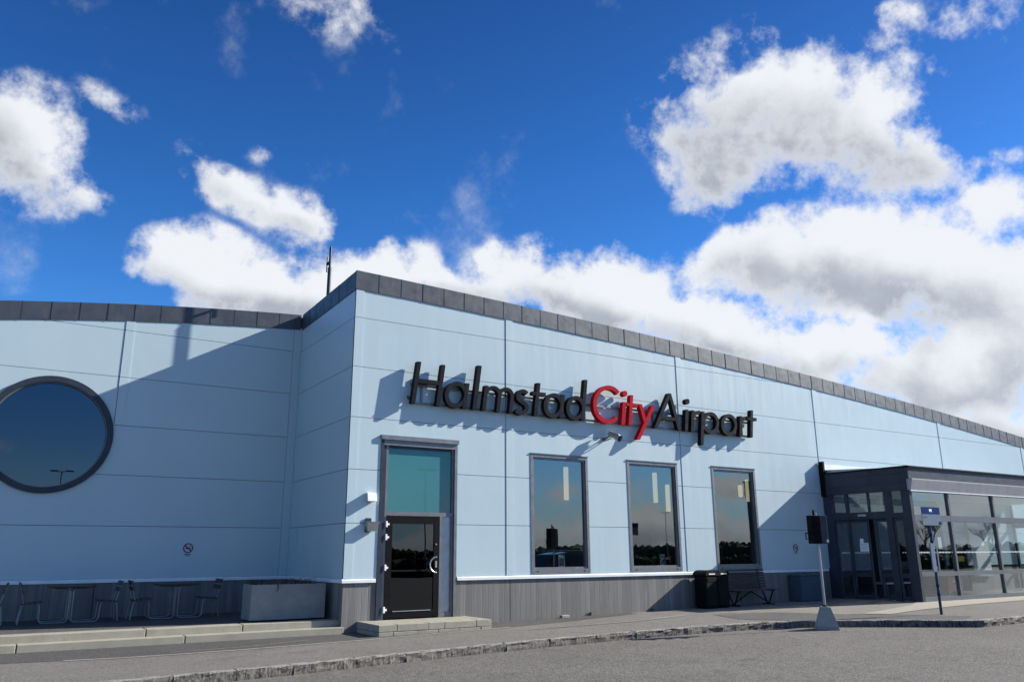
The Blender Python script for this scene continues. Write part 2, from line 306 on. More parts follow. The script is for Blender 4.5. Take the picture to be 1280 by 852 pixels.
# ------------------------------------------------------------------ mesh helpers
class MB:
    def __init__(s): s.v = []; s.f = []; s.mi = []; s.mats = []
    def _m(s, mt):
        if mt is None: return 0
        if mt not in s.mats: s.mats.append(mt)
        return s.mats.index(mt)
    def poly(s, pts, faces, mt=None):
        o = len(s.v); k = s._m(mt); s.v += [tuple(p) for p in pts]
        for f in faces: s.f.append(tuple(i + o for i in f)); s.mi.append(k)
        return s
    def box(s, a, b, mt=None):
        x0, x1 = sorted((a[0], b[0])); y0, y1 = sorted((a[1], b[1])); z0, z1 = sorted((a[2], b[2]))
        return s.hexa([(x0, y0, z0), (x1, y0, z0), (x1, y1, z0), (x0, y1, z0), (x0, y0, z1), (x1, y0, z1), (x1, y1, z1), (x0, y1, z1)], mt)
    def hexa(s, p, mt=None):
        return s.poly(p, [(3, 2, 1, 0), (4, 5, 6, 7), (0, 1, 5, 4), (1, 2, 6, 5), (2, 3, 7, 6), (3, 0, 4, 7)], mt)
    def bevbox(s, a, b, r, mt=None):
        bm = bmesh.new(); bmesh.ops.create_cube(bm, size=1)
        d = [abs(b[i] - a[i]) for i in range(3)]; c = [(a[i] + b[i]) / 2 for i in range(3)]
        for v in bm.verts: v.co = Vector((v.co.x * d[0] + c[0], v.co.y * d[1] + c[1], v.co.z * d[2] + c[2]))
        bmesh.ops.bevel(bm, geom=bm.edges[:], offset=r, segments=1, affect='EDGES')
        return s.bm(bm, mt)
    def bm(s, bm, mt=None):
        bm.verts.index_update(); s.poly([v.co[:] for v in bm.verts], [[v.index for v in f.verts] for f in bm.faces], mt); bm.free(); return s
    def tube(s, pts, r, n=10, mt=None, r2=None, caps=True):
        pts = [Vector(p) for p in pts]; rings = []; prev = None
        for i, p in enumerate(pts):
            t = (pts[min(i + 1, len(pts) - 1)] - pts[max(i - 1, 0)]).normalized()
            if prev is None:
                a = Vector((0, 0, 1)) if abs(t.z) < .9 else Vector((1, 0, 0)); u = t.cross(a).normalized()
            else: u = (prev - t * prev.dot(t)).normalized()
            prev = u; w = t.cross(u)
            rr = r if r2 is None else r + (r2 - r) * i / (len(pts) - 1)
            rings.append([p + (u * math.cos(2 * math.pi * k / n) + w * math.sin(2 * math.pi * k / n)) * rr for k in range(n)])
        V = [q for R in rings for q in R]; F = []
        for i in range(len(rings) - 1):
            for k in range(n): F.append((i * n + k, i * n + (k + 1) % n, (i + 1) * n + (k + 1) % n, (i + 1) * n + k))
        if caps: F.append(tuple(range(n - 1, -1, -1))); F.append(tuple((len(rings) - 1) * n + k for k in range(n)))
        return s.poly(V, F, mt)
    def lathe(s, prof, n=20, c=(0, 0, 0), mt=None, axis='z'):
        V = []; F = []
        for (r, h) in prof:
            for k in range(n):
                a = 2 * math.pi * k / n; x, y = r * math.cos(a), r * math.sin(a)
                V.append((c[0] + x, c[1] + y, c[2] + h) if axis == 'z' else (c[0] + x, c[1] + h, c[2] + y) if axis == 'y' else (c[0] + h, c[1] + x, c[2] + y))
        for i in range(len(prof) - 1):
            for k in range(n): F.append((i * n + k, i * n + (k + 1) % n, (i + 1) * n + (k + 1) % n, (i + 1) * n + k))
        F.append(tuple(range(n))[::-1]); F.append(tuple((len(prof) - 1) * n + k for k in range(n)))
        return s.poly(V, F, mt)
    def prism(s, pts2, y0, y1, mt=None, fn=None):
        """closed 2-D outline (x,z) made solid between two depths"""
        n = len(pts2); fn = fn or (lambda u, v, d: (u, d, v))
        V = [fn(u, v, y0) for u, v in pts2] + [fn(u, v, y1) for u, v in pts2]
        F = [tuple(range(n)), tuple(range(2 * n - 1, n - 1, -1))] + [(i + n, (i + 1) % n + n, (i + 1) % n, i) for i in range(n)]
        return s.poly(V, F, mt)
    def band(s, outer, inner, y0, y1, mt=None, closed=False, fn=None):
        """strip between two outlines of equal length, made solid"""
        n = len(outer); fn = fn or (lambda u, v, d: (u, d, v))
        V = [fn(*p, y0) for p in outer] + [fn(*p, y0) for p in inner] + [fn(*p, y1) for p in outer] + [fn(*p, y1) for p in inner]
        F = []; rngk = range(n if closed else n - 1)
        for i in rngk:
            j = (i + 1) % n
            F += [(i, j, n + j, n + i), (2 * n + j, 2 * n + i, 3 * n + i, 3 * n + j), (j, i, 2 * n + i, 2 * n + j), (n + i, n + j, 3 * n + j, 3 * n + i)]
        if not closed: F += [(0, n, 3 * n, 2 * n), (2 * n - 1, n - 1, 3 * n - 1, 4 * n - 1)]
        return s.poly(V, F, mt)
    def build(s, name, mt=None, parent=None, smooth=False, recalc=True):
        me = bpy.data.meshes.new(name); off = Vector((0, 0, 0))
        if parent is not None: off = ROOT.get(parent.name, Vector((0, 0, 0)))
        me.from_pydata([tuple(Vector(v) - off) for v in s.v], [], s.f)
        if s.mats:
            for q in s.mats: me.materials.append(q)
            for p, k in zip(me.polygons, s.mi): p.material_index = k
        elif mt: me.materials.append(mt)
        if recalc:
            bm = bmesh.new(); bm.from_mesh(me); bmesh.ops.recalc_face_normals(bm, faces=bm.faces[:]); bm.to_mesh(me); bm.free()
        if smooth:
            for p in me.polygons: p.use_smooth = True
            try: me.set_sharp_from_angle(angle=math.radians(40))
            except Exception: pass
        o = bpy.data.objects.new(name, me); COL.objects.link(o)
        if parent is not None:
            o.parent = parent; ROOT[o.name] = off
        return o
ROOT = {}
def thing(name, label, cat, loc=(0, 0, 0), group=None):
    o = bpy.data.objects.new(name, None); COL.objects.link(o); o.location = loc; o.empty_display_size = .2
    o['label'] = label; o['category'] = cat
    if group: o['group'] = group
    ROOT[o.name] = Vector(loc); return o
def tag(o, label, cat, group=None):
    o['label'] = label; o['category'] = cat
    if group: o['group'] = group
    return o
def struct(o): o['kind'] = 'structure'; return o
def stuff(o): o['kind'] = 'stuff'; return o
def copy_tree(o, dx, parent=None):
    c = o.copy(); COL.objects.link(c)
    if parent is None: c.location = Vector(o.location) + Vector(dx)
    else: c.parent = parent
    for ch in list(o.children): copy_tree(ch, dx, c)
    return c

# ------------------------------------------------------------------ ground: road, pavement, kerb, terrace
def zp(x): return 0.0125 * min(max(x, 0.0), 16.0)          # the pavement climbs gently to the entrance
def zr(x): return zp(x) - 0.13
KERB = [(-60, -8.6), (-20, -5.9), (-9, -4.95), (-4.23, -4.55), (-2.18, -4.33), (-.91, -4.07), (.53, -3.86), (2.92, -3.76), (4.9, -3.78), (7.02, -3.91), (8.05, -4.11), (8.77, -4.30), (9.94, -5.02), (10.84, -5.92), (11.88, -6.88), (12.65, -6.93), (16, -6.98), (22, -7.0), (60, -7.0)]
XS = [-60, -20, -9, -4.23, -2.18, -.91, 0, .53, 2.92, 4.9, 7.02, 8.05, 8.77, 9.94, 10.84, 11.88, 12.65, 16, 22, 60]
def ky(x):
    for (a, b), (c, d) in zip(KERB[:-1], KERB[1:]):
        if a <= x <= c: return b + (d - b) * (x - a) / (c - a)
    return KERB[-1][1]
def sheet(name, low, high, zf, mt, dz=0, xs=XS):
    b = MB(); V = []
    for x in xs: V += [(x, low(x), zf(x) + dz), (x, high(x), zf(x) + dz)]
    F = [(2 * i, 2 * i + 2, 2 * i + 3, 2 * i + 1) for i in range(len(xs) - 1)]
    return b.poly(V, F).build(name, mt, recalc=False)
g = MB().poly([(-3000, -3000, -.22), (3000, -3000, -.22), (3000, 3000, -.22), (-3000, 3000, -.22)], [(0, 1, 2, 3)])
struct(g.build('ground', M['grass'], recalc=False))
struct(sheet('road', lambda x: -34, lambda x: ky(x) + .10, zr, M['road']))
struct(sheet('pavement', lambda x: ky(x) + .09, lambda x: .3, zp, M['pave']))
XB = [-40, -14, -9, -4.2, -2, 0, 1, 2.5, 4.2, 5.5, 6.6, 7.4]
def along(P):
    def f(x):
        if x <= P[0][0]: return P[0][1]
        for (a, b), (c, d) in zip(P[:-1], P[1:]):
            if x <= c: return b + (d - b) * (x - a) / (c - a)
        return P[-1][1]
    return f
edge = along([(-9, -1.6), (-6, -1.6), (-4.3, -1.84), (-2.5, -1.78), (.4, -1.42), (2, -1.3), (3.5, -1.2), (5.2, -.95), (7.8, -.35)])
XB = [-40, -14, -9, -6, -4.3, -2.5, -1, 0, .4, 1.2, 2, 3.5, 5.2, 7.8]
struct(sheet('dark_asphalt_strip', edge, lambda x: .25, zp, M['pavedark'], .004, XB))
struct(sheet('worn_pavement_line', lambda x: edge(x) - .10, lambda x: edge(x) + .01, zp, M['paveline'], .008, [-5.2, -4.3, -2.5, -1, 0, .4, 1.2, 2, 3.4]))
st2 = along([(3.4, -2.0), (6.3, -1.9), (8.3, -1.45)])
struct(sheet('sand_streak', lambda x: st2(x) - .02 - (x - 3.4) * .04, lambda x: st2(x) + .03, zp, M['paveline2'], .008, [3.4, 4.5, 6.3, 8.3]))
st3 = along([(-3.6, -1.5), (-2.4, -1.4), (-1.0, -.88)])
struct(sheet('sand_streak', lambda x: st3(x) - .035, lambda x: st3(x) + .02, zp, M['paveline2'], .008, [-3.6, -3, -2.4, -1.7, -1.0]))
def patch(name, P, mt, dz):
    """flat patch laid on the sloping pavement, folded where the slope ends"""
    def clip(P, keep):
        out = []
        for i in range(len(P)):
            a, b = P[i], P[(i + 1) % len(P)]
            if keep(a[0]): out.append(a)
            if keep(a[0]) != keep(b[0]):
                t = (16.0 - a[0]) / (b[0] - a[0]); out.append((16.0, a[1] + (b[1] - a[1]) * t))
        return out
    mb = MB()
    for Q in (clip(P, lambda x: x < 16.0), clip(P, lambda x: x >= 16.0)):
        if len(Q) > 2: mb.poly([(x, y, zp(x) + dz) for x, y in Q], [tuple(range(len(Q)))])
    return struct(mb.build(name, mt, recalc=False))
patch('entrance_paving', [(10.6, -2.6), (11.3, -4.0), (11.9, -4.25), (15, -3.5), (16, -3.2), (16, .1), (8.8, .1), (9.4, -1.6)], M['pavewarm'], .004)
patch('asphalt_patch', [(8.9, -1.9), (10.58, -2.62), (11.27, -4.02), (12.0, -4.7), (12.7, -6.2), (11.7, -6.5), (10.0, -4.9), (9.0, -4.15), (8.4, -3.2)], M['pavemid'], .006)
patch('concrete_apron', [(11.6, -4.15), (12.0, -4.65), (13.6, -4.4), (20, -4.05), (30, -4.0), (30, -2.8), (16, -2.8), (14.8, -3.4)], M['apron'], .010)

# kerb of rough granite stones, each stone a piece
kerb = struct(MB().poly([(-9, ky(-9) + .16, -.2), (-9, ky(-9) + .26, -.2), (-9, ky(-9) + .26, -.1)], [(0, 1, 2)]).build('kerb', M['granite'], recalc=False))
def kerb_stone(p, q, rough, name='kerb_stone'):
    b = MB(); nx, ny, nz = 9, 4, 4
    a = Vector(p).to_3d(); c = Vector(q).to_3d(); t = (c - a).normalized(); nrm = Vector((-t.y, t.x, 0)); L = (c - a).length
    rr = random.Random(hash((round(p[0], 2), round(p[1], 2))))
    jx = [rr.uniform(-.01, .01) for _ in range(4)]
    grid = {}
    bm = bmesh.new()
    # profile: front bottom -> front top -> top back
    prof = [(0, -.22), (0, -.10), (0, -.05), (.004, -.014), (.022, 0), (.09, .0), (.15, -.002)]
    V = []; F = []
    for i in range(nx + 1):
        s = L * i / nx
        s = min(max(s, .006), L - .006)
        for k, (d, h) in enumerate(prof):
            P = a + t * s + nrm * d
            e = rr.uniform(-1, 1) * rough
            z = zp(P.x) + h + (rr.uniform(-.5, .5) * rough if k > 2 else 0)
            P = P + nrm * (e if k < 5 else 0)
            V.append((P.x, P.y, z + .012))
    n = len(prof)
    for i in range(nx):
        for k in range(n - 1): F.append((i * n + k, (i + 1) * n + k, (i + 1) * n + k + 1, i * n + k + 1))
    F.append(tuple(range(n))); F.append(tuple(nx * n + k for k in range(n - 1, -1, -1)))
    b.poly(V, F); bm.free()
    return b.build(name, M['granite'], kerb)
def walk(poly, step):
    out = [Vector(poly[0])]; rem = step(); 
    for a, b in zip(poly[:-1], poly[1:]):
        a = Vector(a); b = Vector(b); L = (b - a).length; pos = 0
        while L - pos > rem: pos += rem; out.append(a + (b - a) * pos / L); rem = step()
        rem -= L - pos
    out.append(Vector(poly[-1])); return out
_kr = random.Random(3)
pts = walk([(-9, ky(-9)), (-4.23, -4.55), (-2.18, -4.33), (-.91, -4.07), (.53, -3.86), (2.92, -3.76), (4.9, -3.78), (7.02, -3.91), (8.05, -4.11), (8.77, -4.30)], lambda: _kr.uniform(.85, 1.15))
for p, q in zip(pts[:-1], pts[1:]): kerb_stone(p, q, .016)
pts = walk([(8.77, -4.30), (9.94, -5.02), (10.84, -5.92), (11.88, -6.88)], lambda: _kr.uniform(.9, 1.05))
for p, q in zip(pts[:-1], pts[1:]): kerb_stone(p, q, .006)
pts = walk([(11.88, -6.88), (12.65, -6.93), (16, -6.98), (20, -7.0)], lambda: _kr.uniform(.85, 1.1))
for p, q in zip(pts[:-1], pts[1:]): kerb_stone(p, q, .022)

# terrace in the recess with two low steps
D = 3.965; TZ = .262
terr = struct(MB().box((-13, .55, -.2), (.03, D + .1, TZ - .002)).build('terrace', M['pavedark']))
for (x0, x1) in ((-13, -9.3), (-9.28, -6.55), (-6.53, -3.75), (-3.73, -1.98), (-1.96, .03)):
    MB().bevbox((x0, .17, -.2), (x1, .56, TZ), .008).build('edging_block', M['step'], terr)
for (x0, x1) in ((-13, -8.6), (-8.58, -5.82), (-5.80, -3.1), (-3.08, .03)):
    MB().bevbox((x0, -.1, -.2), (x1, .19, .132), .008).build('edging_block', M['step'], terr)

# ------------------------------------------------------------------ terminal building
bld = thing('terminal_building', 'white panelled airport terminal with grey roof edge and concrete plinth', 'building', (0, 0, 0))
def f_bot(x): return 7.560 - .02292 * x - .001357 * x * x
def f_top(x): return 8.010 - .02292 * x - .001357 * x * x
def l_bot(x): return 7.507 + .0622 * x - .0064 * x * x
def l_top(x): return 7.93 + .0640 * x - .0058 * x * x
ROWS = [1.094, 2.252, 3.411, 4.569, 5.728, 6.886, 8.6]
FCOL = [0.0, 4.07, 9.95, 16.05, 23.2, 29.1, 35.0]
WINS = [(4.79, 6.59, 1.11, 4.03), (7.93, 9.77, 1.11, 4.03), (11.13, 12.96, 1.11, 4.03)]
DOOR = (.78, 2.69, .0, 4.11)
PDOOR = (16.6, 22.4, .0, 2.74)
RC = (-5.65, 4.265, 1.24)

def cell_faces(u0, u1, z0, z1, openings=(), circle=None, top=None):
    us = {u0, u1}
    for o in openings:
        for q in (o[0], o[1]):
            if u0 < q < u1: us.add(q)
    if circle:
        cu, cz, r = circle
        for k in range(41):
            q = cu - r * math.cos(math.pi * k / 40)
            if u0 < q < u1: us.add(q)
    if top:
        k = math.ceil(u0)
        while k < u1:
            us.add(float(k)) if all(abs(k - q) > .02 for q in us) else None
            k += 1
    us = sorted(us); quads = []
    for a, b in zip(us[:-1], us[1:]):
        if b - a < 1e-5: continue
        mid = (a + b) / 2
        ta = min(z1, top(a)) if top else z1; tb = min(z1, top(b)) if top else z1
        spans = [((z0, z0), (ta, tb))]
        cuts = [((o[2], o[2]), (o[3], o[3])) for o in openings if o[0] - 1e-6 < mid < o[1] + 1e-6]
        if circle and cu - r < mid < cu + r:
            ha = math.sqrt(max(0, r * r - (a - cu) ** 2)); hb = math.sqrt(max(0, r * r - (b - cu) ** 2))
            cuts.append(((cz - ha, cz - hb), (cz + ha, cz + hb)))
        for lo, hi in cuts:
            ns = []
            for s0, s1 in spans:
                l = tuple(min(max(lo[i], s0[i]), s1[i]) for i in (0, 1)); h = tuple(min(max(hi[i], s0[i]), s1[i]) for i in (0, 1))
                ns += [(s0, l), (h, s1)]
            spans = ns
        for s0, s1 in spans:
            if s1[0] - s0[0] < 1e-4 and s1[1] - s0[1] < 1e-4: continue
            if s1[0] < s0[0] or s1[1] < s0[1]:
                s1 = (max(s1[0], s0[0]), max(s1[1], s0[1]))
            quads.append([(a, s0[0]), (b, s0[1]), (b, s1[1]), (a, s1[0])])
    return quads
def solid(quads, fn, d0, d1, name, mt, parent):
    # quads that touch along an edge belong to one sheet; separate sheets become separate objects
    groups = []
    for q in quads:
        ks = {(round(p[0], 3), round(p[1], 3)) for p in q}; hit = [g for g in groups if len(g[0] & ks) > 1]
        ng = (ks.union(*[g[0] for g in hit]), [q] + [x for g in hit for x in g[1]])
        groups = [g for g in groups if g not in hit] + [ng]
    for g in groups: solid1(g[1], fn, d0, d1, name, mt, parent)
def solid1(quads, fn, d0, d1, name, mt, parent):
    """flat pattern of quads (shared corners) given a thickness"""
    idx = {}; V = []; faces = []
    def key(p):
        k = (round(p[0], 4), round(p[1], 4))
        if k not in idx: idx[k] = len(V); V.append(p)
        return idx[k]
    # split edges at T-junctions is unnecessary: neighbours share their u columns
    for q in quads:
        f = []
        for p in q:
            k = key(p)
            if k not in f: f.append(k)
        if len(f) > 2: faces.append(f)
    if not faces: return None
    cnt = {}
    for f in faces:
        for i in range(len(f)):
            e = (f[i], f[(i + 1) % len(f)]); k = tuple(sorted(e)); cnt.setdefault(k, []).append(e)
    n = len(V); P = [fn(u, v, d0) for u, v in V] + [fn(u, v, d1) for u, v in V]
    F = [tuple(f) for f in faces] + [tuple(i + n for i in f[::-1]) for f in faces]
    for k, es in cnt.items():
        if len(es) == 1: a, b = es[0]; F.append((b, a, a + n, b + n))
    return MB().poly(P, F).build(name, mt, parent)
front = lambda u, v, d: (u, d, v)
left = lambda u, v, d: (u, D + d, v)
side = lambda u, v, d: (d, u, v)
J = .0055
def panel_wall(cols, fn, top, openings, circle=None, strips=True, sgn=1, stripw=.2, rows=range(6)):
    for i in range(len(cols) - 1):
        for k in rows:
            u0, u1 = cols[i] + (J if i or fn is not front else .0), cols[i + 1] - J
            s0 = u0 + (stripw if strips else 0)
            q = cell_faces(s0, u1, ROWS[k] + (J if k else 0), ROWS[k + 1] - J, openings, circle, top)
            if q: solid(q, fn, 0, .045, 'wall_panel', M['panel'], bld)
            if strips:
                q = cell_faces(u0, s0 - .001, ROWS[k] + (J if k else 0), ROWS[k + 1] - J, openings, None, top)
                if q: solid(q, fn, -.012, .045, 'joint_strip', M['panel'], bld)
fo = [*WINS, DOOR, PDOOR]
panel_wall(FCOL, front, lambda x: f_bot(x) + .05, fo)
panel_wall([-13, -10.2, -4.34, -.216], left, lambda x: l_bot(x) + .05, [], RC, rows=(3, 4, 5))
panel_wall([-13, -10.2, -.216], left, lambda x: l_bot(x) + .05, [], RC, rows=(0, 1, 2))
solid(cell_faces(-.214, -.004, ROWS[0], 8.6, (), None, lambda x: l_bot(x) + .05), left, -.010, .045, 'joint_strip', M['panel'], bld)
for k in range(6):     # the short return wall between the two fronts
    q = cell_faces(.004, D - .004, ROWS[k] + (J if k else 0), min(ROWS[k + 1] - J, 7.54))
    solid(q, side, 0, .045, 'wall_panel', M['panel'], bld)
# solid wall behind the panels
def core(u0, u1, fn, top, openings, circle, d0, d1, z0=-.2):
    solid(cell_faces(u0, u1, z0, 8.6, openings, circle, top), fn, d0, d1, 'wall_core', M['core'], bld)
core(.047, 35, front, lambda x: f_bot(x) + .1, fo, None, .047, .25)
core(-13, .25, left, lambda x: l_bot(x) + .1, [], (RC[0], RC[1], RC[2] - .02), .047, .25)
solid(cell_faces(.25, D + .04, -.2, 7.55), side, .047, .25, 'wall_core', M['core'], bld)
# roof sheets
for nm, xs, tf, y0 in (('roof', [i * 2.5 for i in range(0, 15)], f_top, .03), ('roof', [-13 + i * 1.0 for i in range(0, 14)], l_top, D + .03)):
    V = []; F = []
    for x in xs: V += [(x + (.02 if x == 0 and tf is f_top else 0), y0, tf(x) - .1), (x, 22, tf(x) - .1), (x, 22, tf(x) - .4), (x, y0, tf(x) - .4)]
    for i in range(len(xs) - 1):
        for k in range(4): F.append((4 * i + k, 4 * i + 4 + k, 4 * i + 4 + (k + 1) % 4, 4 * i + (k + 1) % 4))
    F += [(0, 1, 2, 3), (4 * len(xs) - 1, 4 * len(xs) - 2, 4 * len(xs) - 3, 4 * len(xs) - 4)]
    MB().poly(V, F).build(nm, M['roof'], bld)
MB().box((34.7, .3, -.2), (35, 22, 5.0)).box((-13, 21.7, -.2), (35, 22, 5.6)).box((-13, D + .3, -.2), (-12.8, 21.7, 5.6)).build('rear_wall', M['core'], bld)
# fascia of separate zinc sheets, with their standing folds
def fascia(xs, bot, top, fn, d0=-.022, d1=.03):
    for a, b in zip(xs[:-1], xs[1:]):
        g_ = .0025
        o = (a + b) / 2; lift = random.uniform(-.0025, .0025)
        mb = MB().prism([(a + g_, bot(a)), (b - g_, bot(b)), (b - g_, top(b)), (a + g_, top(a))], d0 + lift, d1, fn=fn)
        mb.prism([(a + g_ - .006, bot(a) - .003), (a + g_ + .005, bot(a) - .003), (a + g_ + .005, top(a) + .004), (a + g_ - .006, top(a) + .004)], d0 - .007, d0 + .004, fn=fn)
        mb.build('fascia_sheet', M['zinc'], bld)
fascia([-.022 + i * .575 for i in range(0, 61)], f_bot, f_top, front)
fascia([-13 + (12.95) / 22 * i for i in range(23)], l_bot, l_top, left)
fascia([-.0 + (D - .05) / 7 * i for i in range(8)], lambda y: 7.545 - .012 * y, lambda y: 8.0 - .018 * y, side, -.022, .03)
# plinth and sills
def plinth(u0, u1, fn, d=.012): MB().prism([(u0, -.3), (u1, -.3), (u1, 1.015), (u0, 1.015)], d, .2, fn=fn).build('plinth_panel', M['board'], bld)
for a, b in ((.012, .755), (2.715, 4.17), (4.19, 9.98), (10.0, 12.0), (12.02, 16.04), (24.0, 34.9)): plinth(a, b, front)
for a, b in ((-13, -10.2), (-10.18, -4.34), (-4.32, .008)): plinth(a, b, left)
plinth(.21, 1.55, side); plinth(1.565, D - .0, side)
def sill(u0, u1, fn, miter=0):
    P = [(-.034, 1.008), (.045, 1.008), (.045, 1.088), (-.004, 1.088), (-.034, 1.066)]
    V = [fn(u0 - (miter if d < 0 else 0), z, d) for d, z in P] + [fn(u1, z, d) for d, z in P]
    MB().poly(V, [(0, 1, 2, 3, 4), (9, 8, 7, 6, 5)] + [(i, (i + 1) % 5, (i + 1) % 5 + 5, i + 5) for i in range(5)]).build('drip_sill', M['sill'], bld)
sill(-.03, .735, front); sill(2.735, 9.95, front); sill(9.954, 15.98, front); sill(-13, -4.35, left); sill(-4.346, -.036, left); sill(.0, D - .0, side)

# windows
def bars(mb, x0, x1, z0, z1, w, y0, y1, mt=None, fn=front, top=None, bottom=None):
    t = top or w; bt = bottom or w
    mb.prism([(x0, z0), (x0 + w, z0), (x0 + w, z1), (x0, z1)], y0, y1, mt, fn)
    mb.prism([(x1 - w, z0), (x1, z0), (x1, z1), (x1 - w, z1)], y0, y1, mt, fn)
    mb.prism([(x0 + w, z1 - t), (x1 - w, z1 - t), (x1 - w, z1), (x0 + w, z1)], y0 + .002, y1, mt, fn)
    mb.prism([(x0 + w, z0), (x1 - w, z0), (x1 - w, z0 + bt), (x0 + w, z0 + bt)], y0 + .002, y1, mt, fn)
    return mb
def pane_box(mb, x0, x1, z0, z1, y, fn=front, th=.010, mt=None): return mb.prism([(x0, z0), (x1, z0), (x1, z1), (x0, z1)], y, y + th, mt, fn)
for (x0, x1, z0, z1) in WINS:
    mb = bars(MB(), x0, x1, z0, z1, .075, -.012, .20, bottom=.11)
    bars(mb, x0 + .075, x1 - .075, z0 + .11, z1 - .075, .045, .02, .12)
    w = mb.build('window', M['alu'], bld)
    pane_box(MB(), x0 + .10, x1 - .10, z0 + .13, z1 - .10, .07).build('pane', M['glass'], w)
    MB().box((x0 + .16, -.016, z0 + .045), (x0 + .21, -.0115, z0 + .065)).box((x1 - .21, -.016, z0 + .045), (x1 - .16, -.0115, z0 + .065)).build('drain_cap', M['black'], w)
    MB().box((x0 - .01, -.03, z1), (x1 + .02, .03, z1 + .022)).build('head_flashing', M['alu'], w)
# round window
def ring_pts(c, r, n=72): return [(c[0] + r * math.cos(2 * math.pi * i / n), c[1] + r * math.sin(2 * math.pi * i / n)) for i in range(n)]
mb = MB().band(ring_pts(RC, 1.325), ring_pts(RC, 1.195), -.06, .24, closed=True, fn=left)
rw = mb.build('round_window', M['alu_dark'], bld, smooth=True)
MB().band(ring_pts(RC, 1.196), ring_pts(RC, 1.17), .0, .2, closed=True, fn=left).build('glazing_ring', M['alu'], rw, smooth=True)
MB().prism(ring_pts(RC, 1.185), .06, .075, fn=left).build('pane', M['glass_round'], rw)

# side door with teal panel over it
dx0, dx1, dz0, dz1 = .76, 2.71, .225, 4.11
mb = MB()
mb.prism([(dx0, dz0), (dx0 + .07, dz0), (dx0 + .07, dz1), (dx0, dz1)], -.02, .2, M['alu_dark'], fn=front)
mb.prism([(dx1 - .07, dz0), (dx1, dz0), (dx1, dz1), (dx1 - .07, dz1)], -.02, .2, M['alu'], fn=front)
mb.prism([(dx0 + .07, dz1 - .12), (dx1 - .07, dz1 - .12), (dx1 - .07, dz1), (dx0 + .07, dz1)], -.018, .2, M['alu'], fn=front)
mb.box((dx0 - .02, -.06, dz1 + .0015), (dx1 + .02, .03, dz1 + .10), M['alu'])
du = mb.build('side_entrance', M['alu'], bld)
mb = MB()
ix0, ix1 = dx0 + .07, dx1 - .07
mb.box((ix0 + .001, .02, dz0), (ix0 + .075, .16, dz1 - .121), M['alu_dark']).box((ix0 + .0755, .03, dz0), (ix0 + .13, .16, dz1 - .121), M['alu']).box((ix1 - .05, .03, dz0), (ix1 - .001, .16, dz1 - .121), M['alu'])
mb.box((ix0 + .13, .032, 2.43), (ix1 - .05, .16, 2.52), M['alu']).box((2.29, .032, dz0), (2.355, .16, 2.43), M['alu']).box((ix0 + .13, .03, dz1 - .17), (ix1 - .05, .16, dz1 - .1215), M['alu_dark'])
mb.box((2.355, .034, dz0), (ix1 - .05, .16, dz0 + .10), M['alu'])
mb.build('inner_frame', M['alu'], du)
pane_box(MB(), ix0 + .10, ix1 - .03, 2.48, dz1 - .14, .075, th=.02).build('teal_pane', M['teal'], du)
pane_box(MB(), 2.34, ix1 - .03, dz0 + .05, 2.45, .075, th=.02).build('side_pane', M['alu_light'], du)
# leaf
lx0, lx1, lz0, lz1 = .965, 2.285, .25, 2.425
mb = bars(MB(), lx0, lx1, lz0, lz1, .14, .015, .07, bottom=.16, top=.17)
mb.box((lx0 + .14, .022, 1.22), (lx1 - .14, .065, 1.26))
leaf = mb.build('door', M['black'], bld)
pane_box(MB(), lx0 + .12, lx1 - .12, lz0 + .14, lz1 - .14, .04).build('pane', M['glass_door'], leaf)
mb = MB(); hc = (2.16, 1.36)
mb.tube([(hc[0] + .03 - .17 * math.sin(math.pi * i / 14), -.045, hc[1] + .17 * math.cos(math.pi * i / 14)) for i in range(15)], .019, 8)
mb.tube([(hc[0] + .03, -.045, hc[1] + .165), (hc[0] + .03, .02, hc[1] + .165)], .014, 8); mb.tube([(hc[0] + .03, -.045, hc[1] - .165), (hc[0] + .03, .02, hc[1] - .165)], .014, 8)
mb.build('pull_handle', M['steel'], leaf, smooth=True)
MB().bevbox((hc[0] + .015, -.005, hc[1] - .06), (hc[0] + .06, .017, hc[1] + .08), .004).lathe([(.018, 0), (.018, -.012)], 12, (hc[0] + .037, .015, hc[1] + .45), axis='y').build('lock_plate', M['alu_light'], leaf)
for hz in (2.24, 1.96, 1.31, .43):
    MB().bevbox((lx0 - .035, -.022, hz - .065), (lx0 + .008, .014, hz + .065), .006).box((lx0 + .006, -.003, hz - .022), (lx0 + .06, .0135, hz + .022)).build('hinge', M['white'], leaf)
MB().box((lx0 + .2, .008, lz0 + .135), (lx1 - .2, .0145, lz0 + .15)).build('kick_strip', M['alu_light'], leaf)

# rooms behind the glass
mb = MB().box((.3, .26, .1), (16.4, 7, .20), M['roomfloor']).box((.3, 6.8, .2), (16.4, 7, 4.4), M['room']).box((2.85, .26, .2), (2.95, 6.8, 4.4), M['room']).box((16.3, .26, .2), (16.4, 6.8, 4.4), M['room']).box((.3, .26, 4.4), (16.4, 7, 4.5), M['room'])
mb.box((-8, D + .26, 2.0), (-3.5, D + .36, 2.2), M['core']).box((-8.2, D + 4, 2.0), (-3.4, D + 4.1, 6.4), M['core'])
mb.build('interior_room', None, bld)

